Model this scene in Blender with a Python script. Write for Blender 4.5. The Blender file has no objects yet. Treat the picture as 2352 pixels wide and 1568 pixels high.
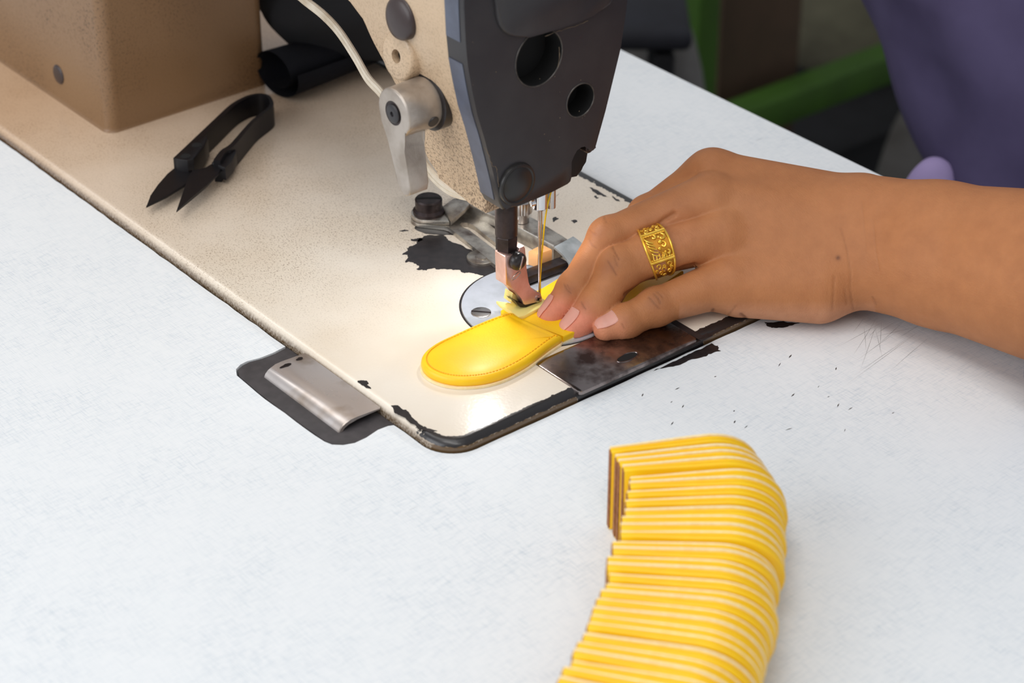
import bpy, bmesh, math, random
import numpy as np
from mathutils import Vector, Matrix
random.seed(7); rng = np.random.default_rng(7)
SC = bpy.context.scene; COL = SC.collection
S = 0.001; TABLE_Z = 0.75           # everything below is measured in mm; z = 0 is the table top, x runs along the machine bed, y across it

# ------------------------------------------------------------------ camera
F, CX, CY, PITCH = 5150.0, 1176.0, 784.0, math.atan2(3174.0, 5150.0)
_n = math.hypot(.7754, .6315); _c, _s = .7754/_n, .6315/_n
R = np.array([_s, _c, 0.0]); H = np.array([-_c, _s, 0.0]); Z = np.array([0, 0, 1.0])
FW = H*math.cos(PITCH) - Z*math.sin(PITCH); UP = H*math.sin(PITCH) + Z*math.cos(PITCH)
CAM = np.array([517.7, -392.0, 449.2])
cam = bpy.data.cameras.new('camera'); cam_ob = bpy.data.objects.new('camera', cam); COL.objects.link(cam_ob)
cam.sensor_width = 36; cam.lens = F/2352*36; cam.clip_start = .01; cam.clip_end = 50
cam_ob.matrix_world = Matrix(((R[0], UP[0], -FW[0], CAM[0]*S), (R[1], UP[1], -FW[1], CAM[1]*S), (R[2], UP[2], -FW[2], CAM[2]*S+TABLE_Z), (0, 0, 0, 1)))
cam.dof.use_dof = True; cam.dof.focus_distance = .862; cam.dof.aperture_fstop = 13
SC.camera = cam_ob

# ------------------------------------------------------------------ world, lights, exposure
SC.view_settings.view_transform = 'Standard'; SC.view_settings.look = 'None'
SC.view_settings.exposure = -.06; SC.view_settings.gamma = 1; SC.view_settings.use_curve_mapping = False
w = bpy.data.worlds.new('room_light'); SC.world = w; w.use_nodes = True
w.node_tree.nodes['Background'].inputs[0].default_value = (.92, .95, 1, 1)
w.node_tree.nodes['Background'].inputs[1].default_value = .44

def area(name, loc, target, sx, sy, power, col=(1, 1, 1)):
    l = bpy.data.lights.new(name, 'AREA'); l.shape = 'RECTANGLE'; l.size = sx; l.size_y = sy; l.energy = power; l.color = col
    o = bpy.data.objects.new(name, l); COL.objects.link(o); o.location = loc
    o.rotation_euler = (Vector(target)-Vector(loc)).to_track_quat('-Z', 'Y').to_euler(); return o
area('ceiling_tubes', (-.95, -.12, 2.25), (-.95, -.12, 0), 2.6, .55, 9, (1, .98, .95))
area('second_tubes', (.75, -.55, 2.3), (.75, -.55, 0), 1.8, .4, 12, (1, .98, .95))  # unseen light added to brighten the hand and the table's right side
area('window_light', (-.35, -1.9, 1.7), (0, .05, .8), 2.2, 1.2, 27, (.95, .97, 1))

# ------------------------------------------------------------------ measuring helpers (where a sight line meets a real plane)
def ray(u, v): return FW*F + R*(u-CX) - UP*(v-CY)
def at(u, v, z=0.0): d = ray(u, v); return CAM + d*((z-CAM[2])/d[2])
def atX(u, v, x): d = ray(u, v); return CAM + d*((x-CAM[0])/d[0])
def atY(u, v, y): d = ray(u, v); return CAM + d*((y-CAM[1])/d[1])
def atD(u, v, D): return CAM + ray(u, v)*(D/F)
def pj(P):
    q = np.asarray(P, float)-CAM; k = q@FW
    return np.stack([CX+F*(q@R)/k, CY-F*(q@UP)/k], -1)

# ------------------------------------------------------------------ object helpers
def W(p): return Vector((p[0]*S, p[1]*S, p[2]*S+TABLE_Z))
def root_origin(parent):
    while parent is not None and parent.parent is not None: parent = parent.parent
    return parent.location.copy() if parent is not None else Vector((0, 0, 0))
def tag(o, label=None, cat=None, group=None, kind=None):
    if label: o['label'] = label
    if cat: o['category'] = cat
    if group: o['group'] = group
    if kind: o['kind'] = kind
    return o
def empty(name, p, label, cat, group=None):
    o = bpy.data.objects.new(name, None); COL.objects.link(o); o.location = W(p); o.empty_display_size = .01
    return tag(o, label, cat, group)
def obj(name, bm, mat, parent=None, smooth=40, origin=None):
    """bm in mm world coordinates -> one mesh object; a child shares its thing's origin"""
    o0 = root_origin(parent) if parent is not None else (W(origin) if origin is not None else Vector((0, 0, TABLE_Z)))
    for v in bm.verts: v.co = W(v.co) - o0
    bmesh.ops.recalc_face_normals(bm, faces=bm.faces)
    me = bpy.data.meshes.new(name); bm.to_mesh(me); bm.free()
    o = bpy.data.objects.new(name, me); COL.objects.link(o)
    for m in (mat if isinstance(mat, (list, tuple)) else [mat]): me.materials.append(m)
    if smooth:
        me.polygons.foreach_set('use_smooth', [True]*len(me.polygons))
        if smooth < 180: me.set_sharp_from_angle(angle=math.radians(smooth))
    if parent is not None: o.parent = parent
    else: o.location = o0
    return o
def V(p): return Vector((float(p[0]), float(p[1]), float(p[2])))
def bm_new(): return bmesh.new()
def prism(bm, pts, vec, bevel=0, seg=2, both=False, mi=0):
    """closed outline (3D points) pushed along vec, its front rim rounded"""
    a = [bm.verts.new(V(p)) for p in pts]; vec = V(vec); b = [bm.verts.new(v.co+vec) for v in a]
    n = len(a); f0 = bm.faces.new(a); f1 = bm.faces.new(b[::-1]); fs = [f0, f1]
    for i in range(n): fs.append(bm.faces.new((a[(i+1) % n], a[i], b[i], b[(i+1) % n])))
    for f in fs: f.material_index = mi
    if bevel:
        es = list(f0.edges) + (list(f1.edges) if both else [])
        bmesh.ops.bevel(bm, geom=es, offset=bevel, segments=seg, affect='EDGES', profile=.5, clamp_overlap=True)
    return bm
def box(bm, c, sx, sy, sz, bevel=0, seg=2, ax=None, mi=0):
    m = Matrix.Identity(3) if ax is None else Matrix([V(a) for a in ax]).transposed()
    vs = [bm.verts.new(V(c)+m@Vector((x*sx/2, y*sy/2, z*sz/2))) for x in (-1, 1) for y in (-1, 1) for z in (-1, 1)]
    fs = [bm.faces.new([vs[i] for i in q]) for q in ((0, 1, 3, 2), (4, 6, 7, 5), (0, 4, 5, 1), (2, 3, 7, 6), (0, 2, 6, 4), (1, 5, 7, 3))]
    for f in fs: f.material_index = mi
    if bevel: bmesh.ops.bevel(bm, geom=list({e for f in fs for e in f.edges}), offset=bevel, segments=seg, affect='EDGES', profile=.5, clamp_overlap=True)
    return bm
def frame(d):
    d = V(d).normalized(); a = Vector((0, 0, 1)) if abs(d.z) < .9 else Vector((1, 0, 0))
    u = d.cross(a).normalized(); return u, d.cross(u).normalized(), d
def lathe(bm, prof, p, d, n=32, mi=0, caps=True):
    """(distance along d, radius) profile turned about the line p + t d"""
    u, v, d = frame(d); p = V(p); rings = []
    for t, r in prof:
        rings.append([bm.verts.new(p+d*t+(u*math.cos(k*2*math.pi/n)+v*math.sin(k*2*math.pi/n))*max(r, 1e-3)) for k in range(n)])
    for a, b in zip(rings, rings[1:]):
        for k in range(n): bm.faces.new((a[k], a[(k+1) % n], b[(k+1) % n], b[k])).material_index = mi
    if caps:
        bm.faces.new(rings[0][::-1]).material_index = mi; bm.faces.new(rings[-1]).material_index = mi
    return bm
def spline(pts, n=8):
    """Catmull-Rom through points"""
    P = [np.asarray(p, float) for p in pts]; P = [2*P[0]-P[1]]+P+[2*P[-1]-P[-2]]; out = []
    for i in range(1, len(P)-2):
        for k in range(n):
            t = k/n; a, b, c, d = P[i-1:i+3]
            out.append(.5*((2*b)+(-a+c)*t+(2*a-5*b+4*c-d)*t*t+(-a+3*b-3*c+d)*t**3))
    out.append(P[-2]); return out
def tube(bm, pts, r, n=10, flat=1.0, mi=0, up=None):
    pts = [V(p) for p in pts]; rings = []; u = None
    for i, p in enumerate(pts):
        d = (pts[min(i+1, len(pts)-1)]-pts[max(i-1, 0)]).normalized()
        if u is None: u = (V(up) if up is not None else frame(d)[0])
        u = (u-d*u.dot(d)).normalized(); v = d.cross(u)
        rr = r[i] if hasattr(r, '__len__') else r
        rings.append([bm.verts.new(p+u*math.cos(a)*rr+v*math.sin(a)*rr*flat) for a in [k*2*math.pi/n for k in range(n)]])
    for a, b in zip(rings, rings[1:]):
        for k in range(n): bm.faces.new((a[k], a[(k+1) % n], b[(k+1) % n], b[k])).material_index = mi
    bm.faces.new(rings[0][::-1]).material_index = mi; bm.faces.new(rings[-1]).material_index = mi
    return bm
def ball(bm, c, r, n=12, mi=0, sz=1.0):
    m = Matrix.Translation(V(c))@Matrix.Diagonal((r, r, r*sz, 1))
    g = bmesh.ops.create_uvsphere(bm, u_segments=n, v_segments=max(6, n//2), radius=1, matrix=m)
    for v in g['verts']:
        for f in v.link_faces: f.material_index = mi
    return bm
def loft(bm, rings, cap=True, mi=0):
    vs = [[bm.verts.new(V(p)) for p in r] for r in rings]; n = len(vs[0])
    for a, b in zip(vs, vs[1:]):
        for k in range(n): bm.faces.new((a[k], a[(k+1) % n], b[(k+1) % n], b[k])).material_index = mi
    if cap: bm.faces.new(vs[0][::-1]).material_index = mi; bm.faces.new(vs[-1]).material_index = mi
    return bm
def cut(o, cutters):
    for c in cutters:
        m = o.modifiers.new('b', 'BOOLEAN'); m.object = c; m.operation = 'DIFFERENCE'; m.solver = 'EXACT'
    dg = bpy.context.evaluated_depsgraph_get()
    me = bpy.data.meshes.new_from_object(o.evaluated_get(dg)); o.modifiers.clear(); o.data = me
    for c in cutters: bpy.data.objects.remove(c)
    me.set_sharp_from_angle(angle=math.radians(35))
def rough(pts, amp, depth=3):
    """ragged outline: midpoints pushed in the xy plane"""
    P = [np.asarray(p, float) for p in pts]
    for k in range(depth):
        Q = []
        for i, p in enumerate(P):
            q = P[(i+1) % len(P)]; d = q-p; nn = np.array([-d[1], d[0], 0]); L = np.linalg.norm(d)
            Q += [p, (p+q)/2 + nn/(L+1e-6)*rng.normal()*min(amp*.5**k, .22*L)]
        P = Q
    return P

# ------------------------------------------------------------------ materials
def srgb(r, g, b): return tuple(((c/255)/12.92 if c/255 <= .04045 else ((c/255+.055)/1.055)**2.4) for c in (r, g, b))+(1,)
class M:
    def __init__(s, name, col=(128, 128, 128), rough=.5, metal=0, **kw):
        s.m = bpy.data.materials.new(name); s.m.use_nodes = True; s.t = s.m.node_tree; s.b = s.t.nodes['Principled BSDF']
        s.set('Base Color', srgb(*col)); s.set('Roughness', rough); s.set('Metallic', metal)
        for k, v in kw.items(): s.set(k.replace('_', ' '), v)
        s.co = None
    def set(s, k, v):
        if hasattr(v, 'node'): s.t.links.new(v, s.b.inputs[k])
        else: s.b.inputs[k].default_value = v
    def n(s, typ, ins=None, **props):
        nd = s.t.nodes.new(typ)
        for k, v in props.items(): setattr(nd, k, v)
        for k, v in (ins or {}).items():
            if hasattr(v, 'node'): s.t.links.new(v, nd.inputs[k])
            else: nd.inputs[k].default_value = v
        return nd
    def coord(s, scale=(1, 1, 1), rot=(0, 0, 0)):
        if s.co is None: s.co = s.n('ShaderNodeTexCoord').outputs['Object']
        return s.n('ShaderNodeMapping', {'Vector': s.co, 'Scale': scale, 'Rotation': rot}).outputs[0]
    def noise(s, scale, detail=3, rough=.55, vec=None, dist=0):
        return s.n('ShaderNodeTexNoise', {'Vector': vec if vec is not None else s.coord(), 'Scale': scale, 'Detail': detail, 'Roughness': rough, 'Distortion': dist}).outputs['Fac']
    def ramp(s, fac, lo, hi, a=0.0, b=1.0):
        return s.n('ShaderNodeMapRange', {'Value': fac, 'From Min': lo, 'From Max': hi, 'To Min': a, 'To Max': b}).outputs[0]
    def math(s, op, a, b=0.0): 
        nd = s.n('ShaderNodeMath', {0: a, 1: b}); nd.operation = op; return nd.outputs[0]
    def mix(s, fac, a, b, blend='MIX'):
        nd = s.t.nodes.new('ShaderNodeMix'); nd.data_type = 'RGBA'; nd.blend_type = blend
        for k, v in ((0, fac), (6, a), (7, b)):
            if hasattr(v, 'node'): s.t.links.new(v, nd.inputs[k])
            else: nd.inputs[k].default_value = v
        return nd.outputs[2]
    def attr(s, name): return s.n('ShaderNodeAttribute', attribute_name=name)
    def bump(s, h, strength=.3, dist=.0005):
        s.t.links.new(s.n('ShaderNodeBump', {'Height': h, 'Strength': strength, 'Distance': dist}).outputs[0], s.b.inputs['Normal']); return s

def mottled(name, c1, c2, scale, rough=.5, metal=0, lo=.4, hi=.65, bump=0, bscale=None, bdist=.0003, rvar=0, **kw):
    m = M(name, c1, rough, metal, **kw); f = m.noise(scale, 4)
    m.set('Base Color', m.mix(m.ramp(f, lo, hi), srgb(*c1), srgb(*c2)))
    if bump: m.bump(m.noise(bscale or scale*4, 3), bump, bdist)
    if rvar: m.set('Roughness', m.ramp(f, .3, .7, rough-rvar, rough+rvar))
    return m.m

def laminate():
    m = M('white_linen_laminate', (232, 236, 238), .55, Specular_IOR_Level=.3)
    th = math.radians(12)
    a = m.noise(1, 3, .6, m.coord((130, 2600, 1), (0, 0, th))); b = m.noise(1, 3, .6, m.coord((2600, 130, 1), (0, 0, th)))
    c = m.noise(22, 4, .6)
    f = m.math('MULTIPLY', m.math('ADD', m.ramp(a, .50, .74), m.ramp(b, .50, .74)), m.ramp(c, .38, .62, .3, .85))
    col = m.mix(f, srgb(233, 236, 238), srgb(196, 206, 215))
    sc = m.noise(1, 2, .5, m.coord((1100, 55, 1), (0, 0, math.radians(-38))))
    wear = m.noise(9, 3, .5)
    col = m.mix(m.math('MULTIPLY', m.ramp(sc, .70, .76, 0, .5), m.ramp(wear, .52, .66)), col, srgb(120, 122, 132))
    m.set('Base Color', col); m.bump(m.math('ADD', a, b), .06, .0002); return m.m
def hammered(name, base, dark, pit=1.0, floor=.12, psc=950, lo=.54, fade=None):
    m = M(name, base, .36); pits = m.noise(psc, 3, .6, m.coord((1, 1.5, 1))); big = m.noise(16, 3)
    tone = m.mix(m.ramp(big, .35, .68), srgb(*base), srgb(*[int(c*k) for c, k in zip(base, (.96, .94, .91))]))
    k = m.math('MULTIPLY', m.ramp(pits, lo, lo+.11), m.ramp(big, .40, .60, floor, min(1, .75*pit)))
    if fade:
        q = m.n('ShaderNodeSeparateXYZ', {'Vector': m.co}).outputs[fade[0]]; k = m.math('MULTIPLY', k, m.ramp(q, fade[1], fade[2], fade[3], fade[4]))
    m.set('Base Color', m.mix(k, tone, srgb(*dark))); m.set('Roughness', m.ramp(pits, .4, .7, .30, .46))
    m.bump(m.noise(700, 2), .22*pit, .0004); return m
MT = {}
MT['laminate'] = laminate()
def bed_mat():
    m = hammered('hammered_beige_paint', (236, 226, 211), (120, 92, 68), .85, .2, 1200, .545, ('X', .17, .10, 0, 1))
    base = m.b.inputs['Base Color'].links[0].from_socket
    # rim: bare black iron where the paint has worn away, olive grime on the paint left below it
    a = m.attr('rim').outputs['Fac']; e = m.attr('bare').outputs['Fac']
    nz = m.noise(420, 3, .6)
    bare = m.ramp(m.math('ADD', e, m.ramp(nz, .3, .7, -.35, .35)), .48, .54)
    grime = m.math('MULTIPLY', a, m.ramp(m.noise(900, 2),   .3, .62, .6, 1.0))
    col = m.mix(grime, base, srgb(96, 74, 48)); col = m.mix(bare, col, srgb(30, 27, 28))
    tan = m.math('MULTIPLY', m.attr('old').outputs['Fac'], .75)  # shade by the pillar, with some age, painted in as a brown tint
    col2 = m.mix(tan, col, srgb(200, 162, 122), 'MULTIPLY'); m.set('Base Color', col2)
    m.set('Roughness', m.ramp(bare, 0, 1, .20, .34)); m.set('Coat Weight', .45); m.set('Coat Roughness', .22); return m.m
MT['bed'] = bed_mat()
MT['pillar'] = hammered('hammered_tan_paint', (136, 105, 74), (70, 54, 36), 1.1).m
MT['head'] = hammered('hammered_cream_paint', (204, 178, 148), (84, 58, 38), 1.6, .6, 1150, .50, ('Z', .125, .085, .22, 1)).m
MT['plate'] = mottled('charcoal_enamel', (42, 40, 43), (49, 47, 49), 60, .42, 0, bump=.08, bscale=1500)
MT['bluegrey'] = mottled('worn_blue_grey_enamel', (90, 96, 112), (76, 80, 94), 80, .42)
MT['hollow'] = M('dark_hollow', (8, 7, 7), .8).m
MT['black'] = mottled('bare_black_iron', (34, 30, 31), (46, 40, 40), 300, .30)
MT['rubber'] = mottled('black_rubber', (58, 55, 57), (68, 64, 66), 200, .5, bump=.1)
MT['brownplug'] = M('brown_black_plug', (58, 47, 46), .36).m
MT['steel'] = mottled('brushed_steel', (200, 196, 194), (140, 130, 122), 60, .28, 1, .45, .8, rvar=.06)
MT['hinge'] = mottled('worn_bright_steel', (214, 206, 202), (158, 138, 118), 45, .30, .72, .50, .72, rvar=.05)
MT['plate_steel'] = mottled('pale_ground_steel', (205, 210, 220), (186, 192, 200), 90, .34, .45)
MT['slide'] = mottled('tarnished_slide_steel', (150, 140, 138), (78, 66, 64), 120, .26, 1, .42, .66, rvar=.10)
MT['guide'] = mottled('oily_steel', (196, 190, 180), (104, 90, 84), 130, .30, .88, .46, .76, rvar=.08)
MT['darksteel'] = mottled('blackened_steel', (62, 52, 52), (40, 33, 33), 200, .36, .6)
MT['chrome'] = M('chrome', (225, 225, 228), .14, 1).m
MT['foot'] = mottled('copper_toned_foot_steel', (226, 190, 180), (214, 172, 160), 200, .32, .75)  # pink of warm surroundings reflected in the foot is put into its colour
MT['lever'] = mottled('satin_aluminium', (186, 176, 166), (160, 148, 136), 90, .36, .55, bump=.15, bscale=1500)
MT['wood'] = mottled('pale_wood', (226, 170, 112), (196, 132, 78), 1, .55)
MT['teflon'] = M('yellowed_plastic_sole', (250, 228, 140), .35, 0, Subsurface_Weight=.3, Subsurface_Scale=.002).m
def leather():
    m = M('yellow_leather', (255, 200, 6), .42, 0, Coat_Weight=.12, Coat_Roughness=.3)
    f = m.noise(45, 3); m.set('Base Color', m.mix(m.ramp(f, .35, .65), srgb(255, 208, 10), srgb(254, 195, 4)))
    m.bump(m.noise(1300, 3, .6), .18, .0003); return m.m
MT['leather'] = leather()
MT['lining'] = mottled('cream_lining', (255, 236, 190), (250, 224, 166), 500, .7)
MT['rawedge'] = mottled('brown_raw_edge', (168, 112, 70), (132, 82, 54), 300, .8)
MT['gold'] = mottled('bright_gold', (250, 208, 92), (238, 186, 60), 400, .36, .8)
MT['golddark'] = M('shadowed_gold_ground', (176, 120, 34), .42, .7).m
MT['cable'] = mottled('cream_cable', (228, 218, 200), (196, 180, 156), 60, .45)
MT['thread'] = M('yellow_thread', (250, 206, 20), .6).m
MT['navy'] = mottled('navy_cloth', (26, 27, 36), (20, 20, 28), 30, .85, bump=.15, bscale=900)
MT['blackcloth'] = mottled('black_cloth', (18, 18, 22), (12, 12, 15), 40, .9)
MT['snips'] = mottled('blued_black_steel', (22, 19, 22), (17, 14, 17), 120, .42, .25)
MT['green'] = mottled('green_enamel', (52, 88, 8), (46, 78, 8), 20, .7)
MT['board'] = mottled('brown_board', (78, 58, 42), (66, 50, 34), 12, .8)
MT['sack'] = mottled('grey_olive_cloth', (126, 122, 100), (92, 88, 72), 9, .9)
MT['palecloth'] = mottled('pale_grey_cloth', (112, 110, 108), (70, 66, 62), 9, .9)
MT['floor'] = mottled('dark_floor', (32, 29, 26), (24, 22, 20), 6, .6)
MT['shirt'] = mottled('purple_shirt_cloth', (84, 76, 112), (74, 66, 100), 18, .88, bump=.12, bscale=1400)
MT['lilac'] = mottled('lilac_cloth', (176, 160, 206), (160, 144, 190), 18, .9)
MT['seat'] = M('brown_seat', (70, 52, 40), .6).m
def skin():
    m = M('brown_skin', (182, 126, 84), .56, Specular_IOR_Level=.35, metal= 0, Subsurface_Weight=.12, Subsurface_Scale=.004)
    m.set('Subsurface Radius', (1, .35, .2)); c = m.attr('tint').outputs['Color']
    f = m.noise(160, 4, .6); col = m.mix(m.ramp(f, .3, .7, .0, .30), c, srgb(140, 84, 50))
    m.set('Base Color', col); m.bump(m.math('ADD', m.noise(1500, 3, .6), m.noise(1, 2, .6, m.coord((500, 2300, 900), (0, 0, .68)))), .30, .0004); return m.m
MT['skin'] = skin()
MT['nail'] = M('pink_nail', (255, 204, 186), .3, 0, Subsurface_Weight=.1, Subsurface_Scale=.002).m
MT['led'] = M('lamp_light', (255, 255, 255), .3).m
_l = MT['led'].node_tree.nodes['Principled BSDF']; _l.inputs['Emission Color'].default_value = (1, .97, .92, 1); _l.inputs['Emission Strength'].default_value = 110

# ------------------------------------------------------------------ floor
bm = bm_new(); box(bm, (-700, 900, -760), 4200, 4200, 20); tag(obj('floor', bm, MT['floor'], smooth=0), kind='structure')

# ------------------------------------------------------------------ table with its cut-out for the machine
BW, BZ, BR, CR = 178.0, 4.0, 3.5, 13.0        # bed width, height over the table, rim radius, corner radius
def bed_outline(off, n=10):
    """outline of the bed from far left, along y=0 to the end, round both corners and back"""
    pts = []; r = CR+off
    for cx, cy, a0 in ((-CR, CR, -90), (-CR, BW-CR, 0)):
        for k in range(n+1):
            a = math.radians(a0+90*k/n); pts.append((cx+r*math.cos(a), cy+r*math.sin(a)))
    return pts
REC = [(653,796.6),(627,810),(597,821.6),(568,829),(552,837),(542,847.5),(544,862),(566.4,881),(589.6,901),(627,929.6),(680.7,969),(745,1013.6),(763,1020.7),(788,1021.6),(814.6,1017),(841.4,1004.6),(868,986.8),(891,978),(904,976)]
rec = [at(u, v, 0)[:2] for u, v in REC]
table = empty('sewing_table', (0, 0, 0), 'white linen-patterned laminate work table under the sewing machine', 'table')
hole = [(-480, -.9), (rec[0][0], -.9)] + [tuple(p) for p in rec] + [(rec[-1][0]+1, -.9)] + bed_outline(.9) + [(-480, BW+.9)]
hr = []
for i, p in enumerate(hole):
    hr.append(p); q = hole[(i+1) % len(hole)]; L = math.hypot(q[0]-p[0], q[1]-p[1])
    if L > 8 and i < len(hole)-1:
        for k in range(1, int(L/5)): t = k/int(L/5); hr.append((p[0]+(q[0]-p[0])*t+random.uniform(-.15, .15), p[1]+(q[1]-p[1])*t+random.uniform(-.22, .22)))
hole = hr
outer = [(-640, -330), (560, -330), (560, 279), (-640, 279)]
bm = bm_new(); es = []; tops = []
for loop in (outer, hole):
    vs = [bm.verts.new((x, y, 0)) for x, y in loop]; tops.append(vs)
    es += [bm.edges.new((vs[i], vs[(i+1) % len(vs)])) for i in range(len(vs))]
bmesh.ops.triangle_fill(bm, edges=es, use_beauty=True, use_dissolve=False)
for vs in tops:
    lo = [bm.verts.new(v.co+Vector((0, 0, -28))) for v in vs]
    for i in range(len(vs)): bm.faces.new((vs[i], vs[(i+1) % len(vs)], lo[(i+1) % len(lo)], lo[i]))
obj('tabletop', bm, MT['laminate'], table, smooth=0)
bm = bm_new(); box(bm, (-40, 278.6, -14), 1200, 1.6, 27.6, .4); obj('edge_band', bm, mottled('yellowed_edge_band', (206, 200, 176), (176, 168, 140), 40, .5), table)
for x, y in ((-600, -290), (520, -290), (-600, 240), (520, 240)):
    bm = bm_new(); box(bm, (x, y, -389), 45, 45, 722, 3); obj('leg', bm, MT['darksteel'], table)
bm = bm_new()        # small knocks and pen nicks in the laminate
for k in range(26):
    u, v = random.choice([(1950, 880), (1930, 930), (1700, 1000), (1500, 960), (1760, 880), (1560, 880), (1480, 940)]); u += random.gauss(0, 60); v += random.gauss(0, 40)
    if 1380 < u < 1800 and v > 985: continue
    p = at(u, v, .06); L = random.uniform(.5, 1.8); a = random.uniform(.3, 1.2); d = R*math.cos(a)*.6+H*math.sin(a); d = d/np.linalg.norm(d); s = np.cross(d, Z)*random.uniform(.12, .3)
    q = [bm.verts.new(V(x)) for x in (p-d*L, p+s, p+d*L, p-s)]; bm.faces.new(q)
for k in range(16):      # long fine scratches under the wrist
    p = at(random.uniform(1960, 2150), random.uniform(715, 775), .06); q_ = at(random.uniform(1890, 2060), random.uniform(800, 905), .06); q_ = p+(q_-p)*random.uniform(.3, 1); d = q_-p; sd = np.cross(d/np.linalg.norm(d), Z)*.035; m_ = (p+q_)/2+sd*random.uniform(-6, 6)
    q = [bm.verts.new(V(x)) for x in (p, m_+sd, q_, m_-sd)]; bm.faces.new(q)
for pts in ([(1500, 852), (1560, 824), (1604, 803), (1634, 788), (1649, 793), (1656, 806), (1622, 818), (1580, 828), (1540, 842)], [(1752, 739), (1800, 737), (1838, 741), (1812, 748), (1785, 753), (1762, 749)]):
    bm.faces.new([bm.verts.new(V(p)) for p in rough([at(u, v, .07) for u, v in pts], .6)])
o = obj('nick', bm, MT['black'], table, smooth=0); tag(o, 'dark chips and nicks in the white laminate', kind='stuff')

# ------------------------------------------------------------------ hinge in its rubber bed
hinge = empty('machine_hinge', (-65, -12, 0), 'bright steel hinge in a black rubber recess at the table side of the bed', 'hinge')
bm = bm_new(); prism(bm, [(x+(.6 if x < -65 else -.6), y+.6, -.35) for x, y in rec]+[(rec[-1][0], -.4, -.35), (rec[0][0], -.4, -.35)], (0, 0, -7), .5); obj('rubber_cushion', bm, MT['rubber'], hinge)
hx0, hx1 = at(693, 814, 3)[0]-.5, at(773, 997, -.5)[0]
hy = .5*(at(609, 868, -.3)[1]+at(773, 997, -.3)[1])
prof = [(-.3, 2.9), (hy+9, 3.2), (hy+6, 3.1), (hy+4, 2.7), (hy+2.4, 2.0), (hy+1.2, .9), (hy+.6, -.3), (hy+.4, -1.5), (hy+1.6, -1.5), (hy+3, .8), (hy+5, 1.7), (hy+9, 2.0), (-.3, 1.8)]
bm = bm_new(); prism(bm, [(hx0, y, z) for y, z in prof], (hx1-hx0, 0, 0), .3, 1, True); obj('hinge_leaf', bm, MT['hinge'], hinge)
for u, v, a, b in ((652, 837, 2.6, .9), (684, 821, 1.5, .8)):
    bm = bm_new(); c = at(u, v, 3.25); c[0] += 1.0
    bm.faces.new([bm.verts.new((c[0]+b*math.sin(t)*(1.2 if math.cos(t) > 0 else .8), c[1]+a*math.cos(t), 3.27 if c[1] > hy+8 else 3.2)) for t in [k*2*math.pi/18 for k in range(18)]]); obj('notch', bm, MT['darksteel'], hinge, smooth=0)

# ------------------------------------------------------------------ sewing machine
mach = empty('sewing_machine', (-240, 89, 0), 'beige industrial sewing machine with dark face plate over the yellow work', 'sewing machine')
def bed():
    bm = bm_new(); X0 = -480.0; lv = []
    def loop(inset, z):
        r = CR-inset; pts = [(X0, inset, z)]
        for x in np.linspace(X0, -CR, 60)[1:-1]: pts.append((x, inset, z))
        for cx, cy, a0 in ((-CR, CR, -90), (-CR, BW-CR, 0)):
            for k in range(13):
                a = math.radians(a0+90*k/12); pts.append((cx+r*math.cos(a), cy+r*math.sin(a), z))
            if a0 < 0:
                for y in np.linspace(CR, BW-CR, 50)[1:-1]: pts.append((-inset, y, z))
        for x in np.linspace(-CR, X0, 60)[1:]: pts.append((x, BW-inset, z))
        return pts
    prof = [(0, -30, 1.0), (0, -1, 1.0), (0, BZ-BR, 1.0)]
    for k in range(1, 9):
        a = math.radians(90-90*k/8); prof.append((BR-BR*math.sin(a), BZ-BR+BR*math.cos(a), k))
    rings = []; att = {}
    rim_l = bm.verts.layers.float.new('rim'); bare_l = bm.verts.layers.float.new('bare'); shade_age_l = bm.verts.layers.float.new('old')
    prof.append((BR+1.3, BZ, 9)); prof.append((BR+3.4, BZ, 10))
    for inset, z, k in prof:
        ring = []
        for (x, y, zz) in loop(inset, z):
            v = bm.verts.new((x, y, zz)); phi = 90 if zz <= BZ-BR else math.degrees(math.acos(min(1, (zz-(BZ-BR))/BR)))
            on_end = x > -16 and y < BW-3; side = y < 20 or x > -14
            v[rim_l] = max(0, min(1, (phi-40)/36)) * (1 if side else .5)
            end_w = 1.0 if (x > -9) else (max(0, 1-(-9-x)/14) if y < CR else 0)
            bare = 0
            if end_w > 0: bare = (1 if (phi < 58 and k < 9) else (.25 if phi < 72 and k < 9 else 0))*min(1, end_w*1.3)
            if y > BW-8.5 and k < 10 and x < -4: bare = max(bare, .95 if k < 9 else .72)
            if x > -9 and 60 < y < 124 and k < 9: bare = 1.2; v[rim_l] = 0
            elif x > -9: v[rim_l] = min(1.6, v[rim_l]*1.6)
            v[bare_l] = bare
            v[shade_age_l] = max(0, min(1, (-150-x)/190))
            ring.append(v)
        rings.append(ring)
    for a, b in zip(rings, rings[1:]):
        for i in range(len(a)-1): bm.faces.new((a[i], a[i+1], b[i+1], b[i]))
    # flat top in strips so that the shade and ageing painted towards the pillar can vary
    top = rings[-1]; xs = np.linspace(X0, -40, 30)
    bmesh.ops.triangulate(bm, faces=[bm.faces.new(top)])
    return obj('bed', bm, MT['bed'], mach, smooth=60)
bed()

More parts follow.
